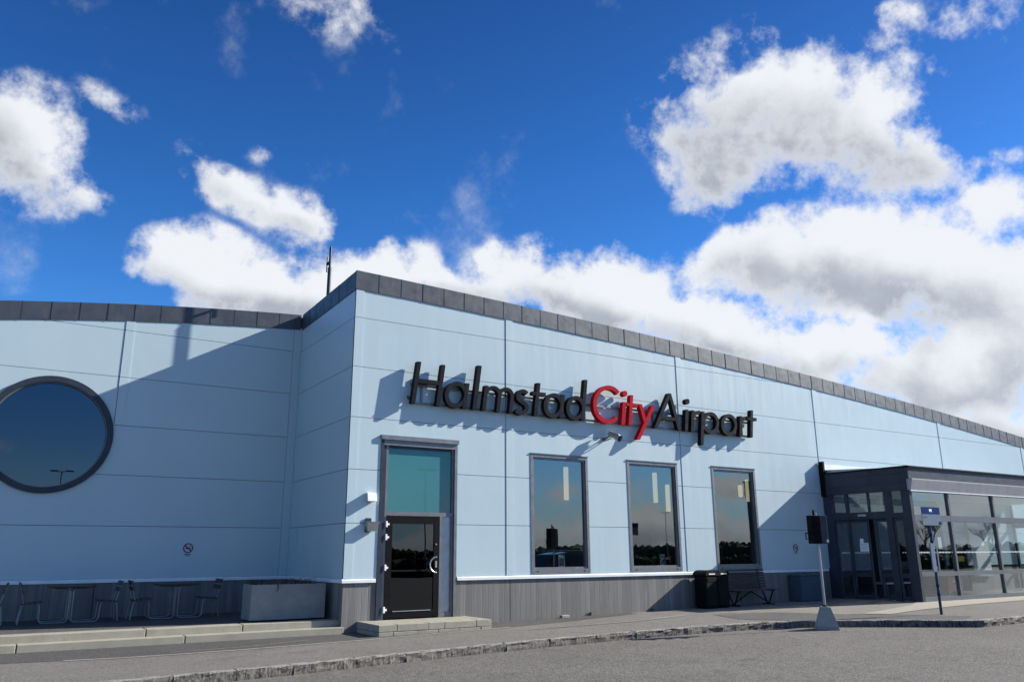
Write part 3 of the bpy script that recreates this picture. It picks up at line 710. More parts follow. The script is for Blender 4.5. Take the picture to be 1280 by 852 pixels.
# ------------------------------------------------------------------ sign lettering
sgn = thing('airport_sign', 'raised lettering HalmstadCityAirport, dark grey with a red City, high on the wall', 'sign', (1.3, -.06, 4.965))
SH = .13; BZ = 4.965
def lf(k=0):
    return (lambda u, v, d: (u + SH * v, d, BZ + v))
Y0, Y1 = -.225, -.085
def bar(mb, u0, u1, v0, v1, k=0): return mb.prism([(u0, v0), (u1, v0), (u1, v1), (u0, v1)], Y0 + .0025 * k, Y1 - .0012 * k, fn=lf())
def arc(cx, cz, rx, rz, a0, a1, n=36): return [(cx + rx * math.cos(math.radians(a0 + (a1 - a0) * i / n)), cz + rz * math.sin(math.radians(a0 + (a1 - a0) * i / n))) for i in range(n + 1)]
def oring(mb, u0, u1, v0, v1, t, k=0, a0=0, a1=360):
    cx, cz, rx, rz = (u0 + u1) / 2, (v0 + v1) / 2, (u1 - u0) / 2, (v1 - v0) / 2
    full = abs(a1 - a0) >= 360
    o = arc(cx, cz, rx, rz, a0, a1, 44); i = arc(cx, cz, rx - t, rz - t, a0, a1, 44)
    if full: o.pop(); i.pop()
    return mb.band(o, i, Y0 + .0025 * k, Y1 - .0012 * k, closed=full, fn=lf())
def quad(mb, p, k=0): return mb.prism(p, Y0 + .0025 * k, Y1 - .0012 * k, fn=lf())
T = .105
def L_H(u): mb = MB(); bar(mb, u, u + .10, 0, 1.0); bar(mb, u + .64, u + .74, 0, 1.0); bar(mb, u + .05, u + .69, .49, .595, 1); return mb
def L_a(u, w=.62): mb = MB(); oring(mb, u, u + w, -.015, .635, T, 1); bar(mb, u + w - .10, u + w + .005, 0, .62); return mb
def L_l(u): return bar(MB(), u, u + .11, 0, 1.10)
def arch(mb, u0, u1, k, vtop=.635, t=.10):
    r = (u1 - u0) / 2; cz = vtop - r * .95
    o = [(u1, 0)] + arc(u0 + r, cz, r, r * .95, 0, 175, 20); i = [(u1 - t, 0)] + arc(u0 + r, cz, r - t, (r - t) * .95, 0, 175, 20)
    return mb.band(o, i, Y0 + .0025 * k, Y1 - .0012 * k, fn=lf())
def L_m(u): mb = MB(); bar(mb, u, u + .10, 0, .62); arch(mb, u + .01, u + .50, 1); arch(mb, u + .39, u + .87, 2); return mb
def L_s(u, w=.43):
    mb = MB(); pts = arc(u + .21, .46, .145, .125, 35, 255, 22) + arc(u + .20, .165, .165, .135, 75, -145, 26)
    pts = [Vector((p[0], p[1])) for p in pts]; o = []; i_ = []
    for k, p in enumerate(pts):
        t = (pts[min(k + 1, len(pts) - 1)] - pts[max(k - 1, 0)]).normalized(); nn = Vector((-t.y, t.x)) * .053
        o.append(tuple(p + nn)); i_.append(tuple(p - nn))
    return mb.band(o, i_, Y0, Y1, fn=lf())
def L_t(u, h=.85, l=.11, r=.2): mb = MB(); bar(mb, u, u + .105, 0, h); bar(mb, u - l, u + .105 + r, .525, .615, 1); return mb
def L_d(u): mb = MB(); oring(mb, u, u + .61, -.015, .635, T, 1); bar(mb, u + .51, u + .615, 0, 1.10); return mb
def L_C(u): return oring(MB(), u, u + 1.04, -.02, 1.03, .115, 0, 47, 313)
def L_i(u): mb = MB(); bar(mb, u, u + .115, 0, .62); mb.prism(arc(u + .06, .86, .082, .082, 0, 342, 19), Y0, Y1, fn=lf()); return mb
def L_y(u):
    mb = MB(); quad(mb, [(u + .04, .62), (u + .16, .62), (u + .385, .11), (u + .325, -.02)], 1); quad(mb, [(u + .52, .62), (u + .645, .62), (u + .16, -.37), (u + .035, -.37)]); return mb
def L_A(u):
    mb = MB(); quad(mb, [(u, 0), (u + .12, 0), (u + .58, 1.03), (u + .465, 1.03)]); quad(mb, [(u + .90, 0), (u + 1.02, 0), (u + .575, 1.03), (u + .47, 1.03)], 1); bar(mb, u + .2, u + .82, .25, .345, 2); return mb
def L_r(u, w=.36):
    mb = MB(); bar(mb, u, u + .11, 0, .62)
    mb.band(arc(u + .33, .36, .32, .275, 88, 175, 14), arc(u + .33, .36, .215, .17, 88, 175, 14), Y0 + .0025, Y1 - .0012, fn=lf()); return mb
def L_p(u): mb = MB(); bar(mb, u, u + .11, -.37, .62); oring(mb, u + .05, u + .72, -.015, .635, T, 1); return mb
def L_o(u): return oring(MB(), u, u + .67, -.02, .64, T)
LET = [(L_H(1.37), 0), (L_a(2.20), 0), (L_l(2.99), 0), (L_m(3.26), 0), (L_s(4.17), 0), (L_t(4.77), 0), (L_a(5.04), 0), (L_d(5.75), 0),
       (L_C(6.61), 1), (L_i(7.62), 1), (L_t(7.87, .84), 1), (L_y(8.15), 1),
       (L_A(8.80), 0), (L_i(9.96), 0), (L_r(10.2), 0), (L_p(10.60), 0), (L_o(11.41), 0), (L_r(12.19), 0), (L_t(12.66, .84, .2, .17), 0)]
for mb, c in LET:
    o = mb.build('letter', M['red'] if c else M['letter'], sgn)
    if c: o['label'] = 'red letter of the word City'
for v in (.44, .02):
    MB().box((1.42, -.07, BZ + v), (12.80, -.035, BZ + v + .05)).build('mounting_rail', M['alu'], sgn)
for i in range(10):
    x = 1.7 + i * 1.2
    MB().box((x, -.036, BZ + .02), (x + .05, -.014, BZ + .49)).build('standoff_bracket', M['alu'], sgn)
mb = MB().tube([(1.34 + .05 * math.cos(a * .5), -.05 - .02 * a, BZ + .12 + .06 * math.sin(a * .5)) for a in range(0, 9)], .012, 6)
mb.build('cable_loop', M['black'], sgn, smooth=True)

# ------------------------------------------------------------------ glazed entrance porch
PX, PY, PE = 16.05, -2.98, 27.5
FZ = .21
por = thing('entrance_porch', 'flat roofed glazed entrance porch with slate grey frames and open sliding door', 'porch', (PX, PY, FZ))
# front (long) face
fm = [16.05, 18.06, 20.58, 23.0, 25.3, 27.5]
def rail(mb, u0, u1, z0, z1, fn, d0, d1): return mb.prism([(u0, z0), (u1, z0), (u1, z1), (u0, z1)], d0, d1, fn=fn)
pf = lambda u, v, d: (u, PY + d, v)
ps = lambda u, v, d: (PX + d, u, v)
MB().box((PX, PY, FZ - .02), (PX + .13, PY + .27, 3.33)).build('corner_column', M['porch'], por)
for x in fm[1:]:
    rail(MB(), x - .04, x + .04, FZ, 3.33, pf, .01, .13).build('mullion', M['porchfront'], por)
for a, b in zip([PX + .13] + [x + .04 for x in fm[1:-1]], [x - .04 for x in fm[1:]]):
    rail(MB(), a, b, 2.45, 2.63, pf, .012, .12).build('transom', M['porchfront'], por)
    rail(MB(), a, b, .90, 1.02, pf, .012, .12).build('transom', M['porchfront'], por)
    rail(MB(), a, b, FZ, .33, pf, .012, .12).build('bottom_rail', M['porchfront'], por)
    for z0, z1 in ((2.61, 3.32), (1.0, 2.47), (.31, .92)):
        pane_box(MB(), a - .01, b + .01, z0, z1, .06, pf).build('pane', M['glass_clear'], por)
    mb = MB(); n = int((b - a) / .075)
    for i in range(n): mb.prism([(a + .02 + i * .075, 1.545), (a + .055 + i * .075, 1.545), (a + .055 + i * .075, 1.585), (a + .02 + i * .075, 1.585)], .055, .0585, fn=pf)
    stuff(mb.build('glass_marking', M['paper'], por))
# fascia front: dark band over a pale projecting band
rail(MB(), PX - .03, PE, 3.66, 3.985, pf, -.06, .06).build('fascia_band', M['porch'], por)
mb = MB().poly([pf(PX + .02, 3.33, -.05), pf(PX + .02, 3.63, -.13), pf(PX + .02, 3.66, -.13), pf(PX + .02, 3.66, .06), pf(PX + .02, 3.33, .06), pf(PE, 3.33, -.05), pf(PE, 3.63, -.13), pf(PE, 3.66, -.13), pf(PE, 3.66, .06), pf(PE, 3.33, .06)],
               [(0, 1, 2, 3, 4), (9, 8, 7, 6, 5)] + [(i, (i + 1) % 5, (i + 1) % 5 + 5, i + 5) for i in range(5)])
mb.build('sunshade_band', M['paleband'], por)
rail(MB(), PX + .02, PE, 3.3, 3.328, pf, -.055, -.02).build('sunshade_lip', M['sill'], por)
rail(MB(), PX - .05, PE, 3.985, 4.03, pf, -.11, .08).build('roof_edge', M['black'], por)
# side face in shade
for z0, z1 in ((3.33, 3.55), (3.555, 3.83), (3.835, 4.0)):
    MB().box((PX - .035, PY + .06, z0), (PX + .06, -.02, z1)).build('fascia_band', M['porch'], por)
MB().box((PX - .07, PY - .05, 4.001), (PX + .06, -.02, 4.035)).build('roof_edge', M['black'], por)
MB().box((PX - .06, -.02 - .17, 3.3), (PX + .02, -.021, 4.42)).build('downpipe_hopper', M['black'], por)
MB().box((PX + .06, PY + .06, 3.34), (PE, -.02, 3.42)).build('porch_ceiling', M['inner'], por)
MB().poly([(PX + .06, PY + .08, 4.0), (PE, PY + .08, 4.0), (PE, -.015, 4.16), (PX + .06, -.015, 4.16), (PX + .06, PY + .08, 3.9), (PE, PY + .08, 3.9), (PE, -.015, 3.9), (PX + .06, -.015, 3.9)],
          [(0, 1, 2, 3), (4, 5, 6, 7), (0, 1, 5, 4), (1, 2, 6, 5), (2, 3, 7, 6), (3, 0, 4, 7)]).build('porch_roof', M['alu_light'], por)
MB().box((PX + .02, -.05, 4.165), (30, -.016, 4.36)).build('wall_flashing', M['sill'], por)
sp = [(-.34, -.02, 'jamb'), (-2.35, -2.15, 'post'), (PY + .27, -2.60, 'post')]
MB().box((PX, -.34, FZ), (PX + .14, -.02, 3.33)).build('jamb', M['porch'], por)
MB().box((PX, -2.35, FZ), (PX + .12, -2.15, 3.33)).build('mullion', M['porch'], por)
MB().box((PX + .01, -.88, 2.76), (PX + .11, -.80, 3.33)).build('mullion', M['porch'], por)
MB().box((PX + .01, -1.62, 2.76), (PX + .09, -1.57, 3.33)).build('mullion', M['porch'], por)
MB().box((PX + .005, -2.15, 2.55), (PX + .13, -.34, 2.76)).box((PX + .006, PY + .27, 2.55), (PX + .12, -2.35, 2.70)).build('door_header', M['porch'], por)
MB().bevbox((PX - .05, -1.52, 2.63), (PX + .004, -1.24, 2.70), .008).build('door_sensor', M['alu_light'], por)
for y0, y1 in ((-.80, -.34), (-1.57, -.88), (-2.15, -1.62), (PY + .27, -2.35)):
    MB().prism([(y0 - .01, 2.70), (y1 + .01, 2.70), (y1 + .01, 3.34), (y0 - .01, 3.34)], .055, .065, fn=ps).build('pane', M['glass_clear'], por)
def leafy(y0, y1, d, name, w=.05):
    mb = MB()
    rail(mb, y0, y0 + w, FZ + .02, 2.54, ps, d, d + .05); rail(mb, y1 - w, y1, FZ + .02, 2.54, ps, d, d + .05)
    for z0, z1 in ((FZ + .02, .34), (.86, .98), (2.46, 2.54)): rail(mb, y0 + w, y1 - w, z0, z1, ps, d + .002, d + .048)
    o = mb.build(name, M['porch'], por)
    for z0, z1 in ((.33, .87), (.97, 2.47)):
        MB().prism([(y0 + w - .01, z0), (y1 - w + .01, z0), (y1 - w + .01, z1), (y0 + w - .01, z1)], d + .02, d + .03, fn=ps).build('pane', M['glass_clear'], o)
    mb = MB(); n = int((y1 - y0 - .14) / .075)
    for i in range(n): mb.prism([(y0 + .08 + i * .075, 1.545), (y0 + .115 + i * .075, 1.545), (y0 + .115 + i * .075, 1.58), (y0 + .08 + i * .075, 1.58)], d + .015, d + .0185, fn=ps)
    stuff(mb.build('glass_marking', M['paper'], o))
    return o
leafy(-.83, -.345, .03, 'fixed_light'); leafy(PY + .28, -2.36, .03, 'fixed_light')
dl = leafy(-1.47, -.80, .085, 'sliding_door'); leafy(-2.16, -1.72, .085, 'sliding_door')
MB().prism([(-1.40, 1.60), (-1.10, 1.60), (-1.10, 1.85), (-1.40, 1.85)], .098, .104, fn=ps).prism([(-1.24, 1.852), (-1.12, 1.852), (-1.12, 1.98), (-1.24, 1.98)], .098, .104, fn=ps).build('notice', M['paper'], dl)
MB().prism([(-1.37, 1.80), (-1.13, 1.80), (-1.13, 1.81), (-1.37, 1.81)], .0955, .0975, fn=ps).prism([(-1.37, 1.74), (-1.18, 1.74), (-1.18, 1.75), (-1.37, 1.75)], .0955, .0975, fn=ps).prism([(-1.37, 1.68), (-1.15, 1.68), (-1.15, 1.69), (-1.37, 1.69)], .0955, .0975, fn=ps).build('notice_text', M['signgrey'], dl)
# far end wall, inside lining, posts of the inner lobby
mb = MB()
for y in (-2.9, -2.0, -1.0, -.1): mb.box((PE - .1, y, FZ), (PE, y + .08, 3.33))
mb.box((PE - .1, -2.9, .9), (PE - .01, -.03, 1.0)).box((PE - .1, -2.9, 2.45), (PE - .01, -.03, 2.6)).build('end_frame', M['porch'], por)
MB().box((PE - .06, -2.9, FZ), (PE - .05, -.05, 3.33)).build('pane', M['glass_clear'], por)
MB().box((18.5, -.06, FZ), (18.6, .1, 2.739)).box((16.5, -.061, FZ), (16.6, .1, 2.739)).box((22.4, -.061, FZ), (22.5, .1, 2.739)).box((20.45, -.04, FZ), (20.55, .1, 2.738)).box((16.5, -.065, 2.74), (22.5, -.015, 2.82)).build('inner_doorway', M['porch'], por)
MB().box((16.42, .26, .1), (26, 7, .205), M['roomfloor']).box((16.42, 6.5, .2), (26, 6.6, 3.4), M['room']).box((16.42, .26, 3.3), (26, 6.5, 3.4), M['room']).box((25.9, .26, .2), (26, 6.5, 3.3), M['room']).box((16.42, .26, .2), (16.5, 6.5, 3.3), M['room']).build('lobby', None, por)
MB().box((16.2, -.05, 3.14), (22.4, -.016, 3.335)).build('dark_frieze', M['porch'], por)
for y in (-.20, -1.02): MB().box((17.56, y, 3.02), (17.66, y + .14, 3.338)).build('timber_post', M['timber'], por)
MB().box((16.12, -.06, 2.84), (22.4, -.0165, 3.12)).build('white_bulkhead', M['inner'], por)
MB().box((16.06, PY + .05, .19), (PE, -.0, .212)).build('porch_floor', M['roomfloor'], por)

# things in the porch
tm = thing('wall_terminal', 'black ticket machine with yellow notice on the white porch wall', 'machine', (23.4, -.12, .95))
MB().bevbox((22.75, -.16, .92), (24.05, -.02, 1.85), .02).build('casing', M['black'], tm)
MB().box((22.9, -.166, 1.55), (23.5, -.159, 1.78)).build('screen', M['alu_dark'], tm)
MB().box((22.95, -.166, 1.24), (23.45, -.159, 1.42)).build('yellow_notice', M['yellow'], tm)
MB().box((23.62, -.20, 1.1), (23.95, -.159, 1.65)).build('card_reader', M['lampgrey'], tm)
wb = thing('white_notice_board', 'tall white board behind the porch glass, right of the ticket machine', 'board', (24.7, -.1, .8))
MB().box((24.12, -.09, .75), (25.35, -.02, 2.7)).build('board', M['inner'], wb)
MB().box((24.10, -.10, .70), (25.38, -.021, .745)).build('ledge', M['alu_light'], wb)
rb = thing('red_box', 'dull red box with white mark low behind the porch glass', 'box', (19.8, -1.6, .21))
MB().bevbox((19.5, -1.75, .35), (20.35, -1.35, .88), .02).build('box_body', M['redbox'], rb)
MB().prism([(19.78, .62), (19.98, .68), (19.86, .70), (19.84, .78)], -1.757, -1.751).build('white_mark', M['paper'], rb)
MB().box((19.55, -1.7, .212), (19.6, -1.4, .35)).box((20.25, -1.7, .212), (20.3, -1.4, .35)).build('stand', M['alu'], rb)
bn = thing('porch_bench', 'pale low bench along the inside of the porch glass', 'bench', (17.3, -1.3, .21))
MB().bevbox((16.9, -1.35, .62), (18.2, -.95, .68), .01).build('seat', M['alu_light'], bn)
for x in (17.0, 18.1): MB().box((x - .02, -1.3, .212), (x + .02, -1.0, .62)).build('leg', M['alu_dark'], bn)

# ------------------------------------------------------------------ pendant lamps, window cards, pot plant
G = 'pendant tube lamps hanging in the hall'
for (x, y, z0, z1, lb) in ((7.70, 2.5, 3.1, 4.06, 'glowing tube lamp hanging alone behind the first window from the left'),
                           (11.18, 2.5, 3.12, 4.06, 'brighter left one of two glowing tubes in the middle window'),
                           (12.35, 3.2, 2.9, 3.78, 'right one of two glowing tubes, lower, in the middle window'),
                           (15.05, 2.5, 3.42, 3.82, 'shorter glowing tube in the window nearest the bench'),
                           (15.75, 2.8, 3.3, 4.06, 'longer glowing tube at the right edge of the window nearest the bench')):
    t = thing('pendant_lamp', lb, 'lamp', (x, y, z1), G)
    MB().lathe([(.06, z0), (.075, z0 + .01), (.075, z1 - .01), (.06, z1)], 14, (x, y, 0)).build('lamp_tube', M['lampglow'], t, smooth=True)
    MB().tube([(x, y, z1 - .005), (x, y, 4.4)], .008, 6).lathe([(.05, 4.36), (.05, 4.4)], 12, (x, y, 0)).build('cord', M['black'], t)
sl = thing('ceiling_light', 'narrow strip light on the hall ceiling at the top of the first window', 'lamp', (7.0, 1.6, 4.38))
MB().box((6.4, 1.55, 4.34), (7.6, 1.65, 4.395)).build('housing', M['white'], sl); MB().box((6.42, 1.56, 4.332), (7.58, 1.64, 4.3395)).build('tube', M['stripglow'], sl)
for (x, lb) in ((5.78, 'white card leaning inside the bottom of the first window'), (9.17, 'white card leaning inside the bottom of the middle window')):
    t = thing('paper_card', lb, 'card', (x, .14, 1.23), 'cards standing in the windows')
    MB().poly([(x - .10, .11, 1.225), (x + .10, .11, 1.225), (x + .13, .17, 1.56), (x - .06, .17, 1.56), (x - .10, .114, 1.225), (x + .10, .114, 1.225), (x + .13, .174, 1.56), (x - .06, .174, 1.56)], [(0, 1, 2, 3), (7, 6, 5, 4), (0, 4, 5, 1), (1, 5, 6, 2), (2, 6, 7, 3), (3, 7, 4, 0)]).build('sheet', M['paper'], t)
    MB().poly([(x - .06, .113, 1.30), (x + .08, .113, 1.30), (x + .10, .145, 1.48), (x - .04, .145, 1.48)], [(0, 1, 2, 3)]).build('print', M['signgrey'], t)
    MB().box((x - .2, .10, 1.19), (x + .2, .25, 1.223)).build('ledge', M['inner'], t)
pp = thing('potted_plant', 'leafy green pot plant indoors behind the middle window', 'plant', (9.6, .8, .2))
MB().lathe([(.16, .2), (.22, .6), (.2, .6), (.18, .55)], 16, (9.6, .8, 0)).build('pot', M['planterc'], pp)
MB().tube([(9.6, .8, .55), (9.62, .82, 1.2), (9.58, .8, 1.7)], .025, 7, r2=.012).build('stem', M['bark'], pp)
mb = MB()
for i in range(170):
    a = random.uniform(0, 6.28); h = random.uniform(.9, 2.1); r = random.uniform(.05, .55) * (1 - abs(h - 1.45) * .7)
    c = Vector((9.6 + r * math.cos(a), .8 + r * .7 * math.sin(a), h)); d = Vector((math.cos(a), math.sin(a), random.uniform(-.6, .6))).normalized(); s_ = d.cross(Vector((0, 0, 1))).normalized() * .05
    L_ = random.uniform(.15, .28)
    mb.poly([c, c + d * L_ * .5 + s_, c + d * L_, c + d * L_ * .5 - s_], [(0, 1, 2, 3)])
stuff(mb.build('foliage', M['shrub'], pp, recalc=False))

# ------------------------------------------------------------------ fixtures on the walls
wl1 = thing('wall_light', 'small white box lamp beside the side door, the upper of two', 'lamp', (.53, 0, 2.80))
MB().hexa([(.43, -.17, 2.72), (.64, -.17, 2.72), (.62, -.012, 2.72), (.45, -.012, 2.72), (.43, -.13, 2.90), (.64, -.13, 2.90), (.62, -.012, 2.92), (.45, -.012, 2.92)]).build('lamp_housing', M['white'], wl1)
MB().box((.46, -.16, 2.708), (.61, -.03, 2.7195)).build('diffuser', M['alu_dark'], wl1)
wl2 = thing('wall_light', 'grey wedge shaped downlight beside the side door, below the white one', 'lamp', (.56, 0, 2.2))
MB().hexa([(.46, -.14, 2.09), (.66, -.14, 2.09), (.66, -.03, 2.09), (.46, -.03, 2.09), (.42, -.20, 2.28), (.72, -.20, 2.28), (.72, -.03, 2.28), (.42, -.03, 2.28)]).build('lamp_housing', M['lampgrey'], wl2)
MB().box((.44, -.031, 2.06), (.58, -.011, 2.36)).build('back_plate', M['alu_dark'], wl2)
MB().box((.48, -.13, 2.078), (.64, -.04, 2.0895)).build('lens', M['white'], wl2)
cc = thing('security_camera', 'dark security camera on a bracket beneath the red letters', 'camera', (7.3, 0, 4.6))
MB().lathe([(.05, -.012), (.05, -.04)], 14, (7.16, 0, 4.54), axis='y').tube([(7.16, -.03, 4.56), (7.17, -.16, 4.58), (7.22, -.24, 4.62)], .018, 8).tube([(7.16, -.03, 4.50), (7.19, -.16, 4.52), (7.24, -.24, 4.58)], .014, 8).build('bracket', M['alu_dark'], cc, smooth=True)
MB().tube([(7.2, -.20, 4.70), (7.36, -.44, 4.53)], .075, 14).build('camera_body', M['lampgrey'], cc, smooth=True)
MB().tube([(7.355, -.432, 4.535), (7.375, -.462, 4.515)], .088, 14).build('lens_hood', M['black'], cc, smooth=True)
MB().hexa([(7.10, -.22, 4.77), (7.24, -.13, 4.77), (7.42, -.40, 4.62), (7.28, -.49, 4.62), (7.10, -.22, 4.785), (7.24, -.13, 4.785), (7.42, -.40, 4.635), (7.28, -.49, 4.635)]).build('sun_shield', M['white'], cc)
def nosmoke(x, z, fn, lb):
    t = thing('no_smoking_sign', lb, 'sign', fn(x, z, -.02), 'no smoking signs on the white walls')
    MB().prism([(x - .12, z - .20), (x + .12, z - .20), (x + .12, z + .14), (x - .12, z + .14)], -.008, -.001, fn=fn).build('plate', M['panel'], t)
    MB().band(ring_pts((x, z), .115, 28), ring_pts((x, z), .088, 28), -.014, -.0085, closed=True, fn=fn).prism([(x - .075, z + .05), (x - .055, z + .07), (x + .075, z - .05), (x + .055, z - .07)], -.0135, -.0085, fn=fn).build('red_ring', M['signred'], t)
    MB().prism([(x - .06, z - .02), (x + .04, z - .02), (x + .04, z + .005), (x - .06, z + .005)], -.012, -.0085, fn=fn).prism([(x + .045, z - .02), (x + .065, z - .02), (x + .065, z + .005), (x + .045, z + .005)], -.012, -.0085, fn=fn).prism([(x + .03, z + .02), (x + .055, z + .035), (x + .04, z + .06), (x + .02, z + .05)], -.012, -.0085, fn=fn).build('cigarette_mark', M['ink'], t)
    MB().prism([(x - .075, z - .15), (x + .075, z - .15), (x + .075, z - .135), (x - .075, z - .135)], -.012, -.0085, fn=fn).prism([(x - .05, z - .18), (x + .05, z - .18), (x + .05, z - .165), (x - .05, z - .165)], -.012, -.0085, fn=fn).build('small_print', M['ink'], t)
nosmoke(-2.42, 1.76, left, 'no smoking sign on the shaded wall above the second picnic table')
nosmoke(14.52, 1.72, front, 'no smoking sign between the bench window and the entrance porch')
ax, ay = .36, 3.05
an = thing('roof_antenna', 'thin rooftop mast with a short side aerial above the corner', 'antenna', (ax, ay, 7.8))
MB().tube([(ax, ay, 7.6), (ax, ay, 9.1)], .05, 10).build('mast', M['alu_dark'], an, smooth=True)
MB().tube([(ax, ay, 9.1), (ax, ay, 9.70)], .034, 10).build('mast_tip', M['alu_dark'], an, smooth=True)
MB().tube([(ax - .02, ay + .17, 9.02), (ax - .02, ay + .17, 9.46)], .020, 8).build('side_aerial', M['alu_dark'], an)
MB().tube([(ax, ay, 9.27), (ax - .02, ay + .17, 9.24)], .035, 8).build('clamp', M['black'], an)

# ------------------------------------------------------------------ picnic sets on the terrace
def bend(pts, r=.09, n=5):
    out = [Vector(pts[0])]
    for a, b, c in zip(pts[:-2], pts[1:-1], pts[2:]):
        a, b, c = Vector(a), Vector(b), Vector(c); p = b + (a - b).normalized() * r; q = b + (c - b).normalized() * r
        for i in range(n + 1): t = i / n; out.append(p * (1 - t) ** 2 + b * 2 * t * (1 - t) + q * t * t)
    out.append(Vector(pts[-1])); return out
def picnic(cx, y0, lb):
    t = thing('picnic_set', lb, 'picnic table', (cx, y0 + .3, TZ), 'picnic tables with attached seats on the terrace')
    z = TZ
    mb = MB()
    MB().bevbox((cx - .42, y0 - .08, z + .70), (cx + .42, y0 + .62, z + .735), .008).build('tabletop', M['wood'], t)
    for y in (y0, y0 + .54):
        for s in (-1, 1):
            P = bend([(cx + s * .30, y, z + .68), (cx + s * .035, y, z + .68), (cx + s * .035, y, z + .016), (cx + s * .54, y, z + .016), (cx + s * .56, y, z + .40), (cx + s * .86, y, z + .395), (cx + s * .91, y, z + .014)])
            MB().tube(P, .0155, 8).build('tube_frame', M['tube'], t, smooth=True)
    for s in (-1, 1):
        for k in range(4):
            x = cx + s * (.54 + k * .095)
            MB().box((x - .04, y0 - .03, z + .412 - .008 * k), (x + .04, y0 + .57, z + .435 - .008 * k)).build('seat_slat', M['wood'], t)
        for y in (y0 + .02, y0 + .52):
            MB().tube([(cx + s * .84, y, z + .40), (cx + s * .95, y, z + .82)], .013, 7).build('back_post', M['tube'], t, smooth=True)
        for k in range(2):
            h = .60 + k * .12; xx = cx + s * (.895 + (h - .6) * .26 - .028)
            MB().hexa([(xx - s * .0, y0 - .03, z + h), (xx + s * .022, y0 - .03, z + h), (xx + s * .022, y0 + .57, z + h), (xx, y0 + .57, z + h), (xx + s * .024, y0 - .03, z + h + .09), (xx + s * .046, y0 - .03, z + h + .09), (xx + s * .046, y0 + .57, z + h + .09), (xx + s * .024, y0 + .57, z + h + .09)]).build('back_slat', M['wood'], t)
    return t
picnic(-4.86, 2.65, 'left picnic table with two attached slatted seats on bent steel tubes')
picnic(-2.80, 2.65, 'right picnic table with two attached slatted seats, near the concrete planter')
picnic(-6.95, 2.65, 'picnic table at the left edge of the picture, mostly out of view')
pl = thing('concrete_planter', 'long rectangular concrete planter with bare twigs on the shaded terrace', 'planter', (-.95, 1.1, TZ))
px0, px1, py0, py1, pz1 = -1.72, -.14, .64, 1.35, TZ + .73
mb = MB().box((px0, py0, TZ + .03), (px1, py0 + .07, pz1)).box((px0, py1 - .07, TZ + .03), (px1, py1, pz1)).box((px0 + .001, py0 + .07, TZ + .03), (px0 + .07, py1 - .07, pz1 - .001)).box((px1 - .07, py0 + .07, TZ + .03), (px1 - .001, py1 - .07, pz1 - .001)).box((px0 + .07, py0 + .07, TZ + .03), (px1 - .07, py1 - .07, TZ + .1))
mb.build('tub', M['planterc'], pl)
for fx in (px0 + .1, px1 - .2): MB().box((fx, py0 + .1, TZ), (fx + .1, py1 - .1, TZ + .03)).build('foot', M['black'], pl)
MB().box((px0 + .07, py0 + .07, TZ + .1), (px1 - .07, py1 - .07, pz1 - .05)).build('soil', M['soil'], pl)
mb = MB()
for i in range(150):
    x, y = random.uniform(px0 + .1, px1 - .1), random.uniform(py0 + .1, py1 - .1); h = random.uniform(.05, .2)
    mb.tube([(x, y, pz1 - .06), (x + random.uniform(-.06, .06), y + random.uniform(-.06, .06), pz1 - .06 + h * .6), (x + random.uniform(-.14, .14), y + random.uniform(-.12, .12), pz1 - .06 + h)], .006, 4, r2=.003)
mb.tube([(-1.18, py0 + .09, pz1 - .03), (-1.2, py0 - .01, pz1 + .02), (-1.17, py0 - .02, pz1 - .06), (-1.2, py0 - .018, pz1 - .14)], .009, 5)
stuff(mb.build('dry_twigs', M['twig'], pl))

# ------------------------------------------------------------------ block step at the side door
st = thing('door_step', 'low step of pale concrete blocks beneath the black side door', 'step', (1.7, -.6, 0))
sx0, sx1, sy = .36, 2.98, -1.16
MB().box((sx0 + .03, sy + .03, -.1), (sx1 - .03, .03, .20)).build('step_core', M['step'], st)
for z0, z1, js in ((-.05, .085, [.36, .68, 1.22, 1.70, 2.18, 2.72, 2.98]), (.09, .226, [.36, .76, 1.46, 1.84, 2.60, 2.98])):
    for a, b in zip(js[:-1], js[1:]):
        MB().bevbox((a + .004, sy + random.uniform(-.005, .005), z0), (b - .004, sy + .22, z1 - random.uniform(0, .004)), .007).build('concrete_block', M['step'], st)
    for sxx in (sx0, sx1 - .2):
        for a, b in ((sy + .225, -.62), (-.615, .02)):
            MB().bevbox((sxx + random.uniform(-.004, .004), a, z0), (sxx + .2, b, z1 - random.uniform(0, .004)), .007).build('concrete_block', M['step'], st)
for a, b in ((.565, 1.16), (1.164, 1.77), (1.774, 2.375), (2.379, 2.775)):
    for c, d in ((sy + .225, -.52), (-.515, .02)): MB().bevbox((a, c, .15), (b, d, .224 - random.uniform(0, .003)), .005).build('paving_slab', M['step'], st)

# ------------------------------------------------------------------ bin, bench, cabinet
bi = thing('litter_bin', 'black twin litter bin against the plinth beside the slatted bench', 'bin', (10.45, -.35, .13))
zb = zp(10.4)
for k, x in enumerate((10.05, 10.50)):
    MB().bevbox((x, -.58, zb + .05), (x + .43, -.12, zb + .86), .025).build('bin_body', M['bin'], bi)
    pr = [(x - .01, zb + .86), (x + .44, zb + .86)] + [(x + .215 + .225 * math.cos(math.radians(a)), zb + .88 + .12 * math.sin(math.radians(a))) for a in range(0, 181, 15)]
    MB().prism(pr, -.60, -.10).build('lid', M['bin'], bi)
    MB().box((x + .10, -.606, zb + .885), (x + .33, -.6005, zb + .915)).build('label_plate', M['paper'], bi)
    MB().box((x + .06, -.589, zb + .70), (x + .37, -.5815, zb + .80)).build('slot', M['black'], bi)
MB().box((10.08, -.55, zb), (10.90, -.15, zb + .05)).build('base', M['black'], bi)
be = thing('park_bench', 'dark slatted bench with X braced legs below the last window', 'bench', (12.0, -.35, .14))
bz = zp(12); bx0, bx1 = 11.05, 12.85
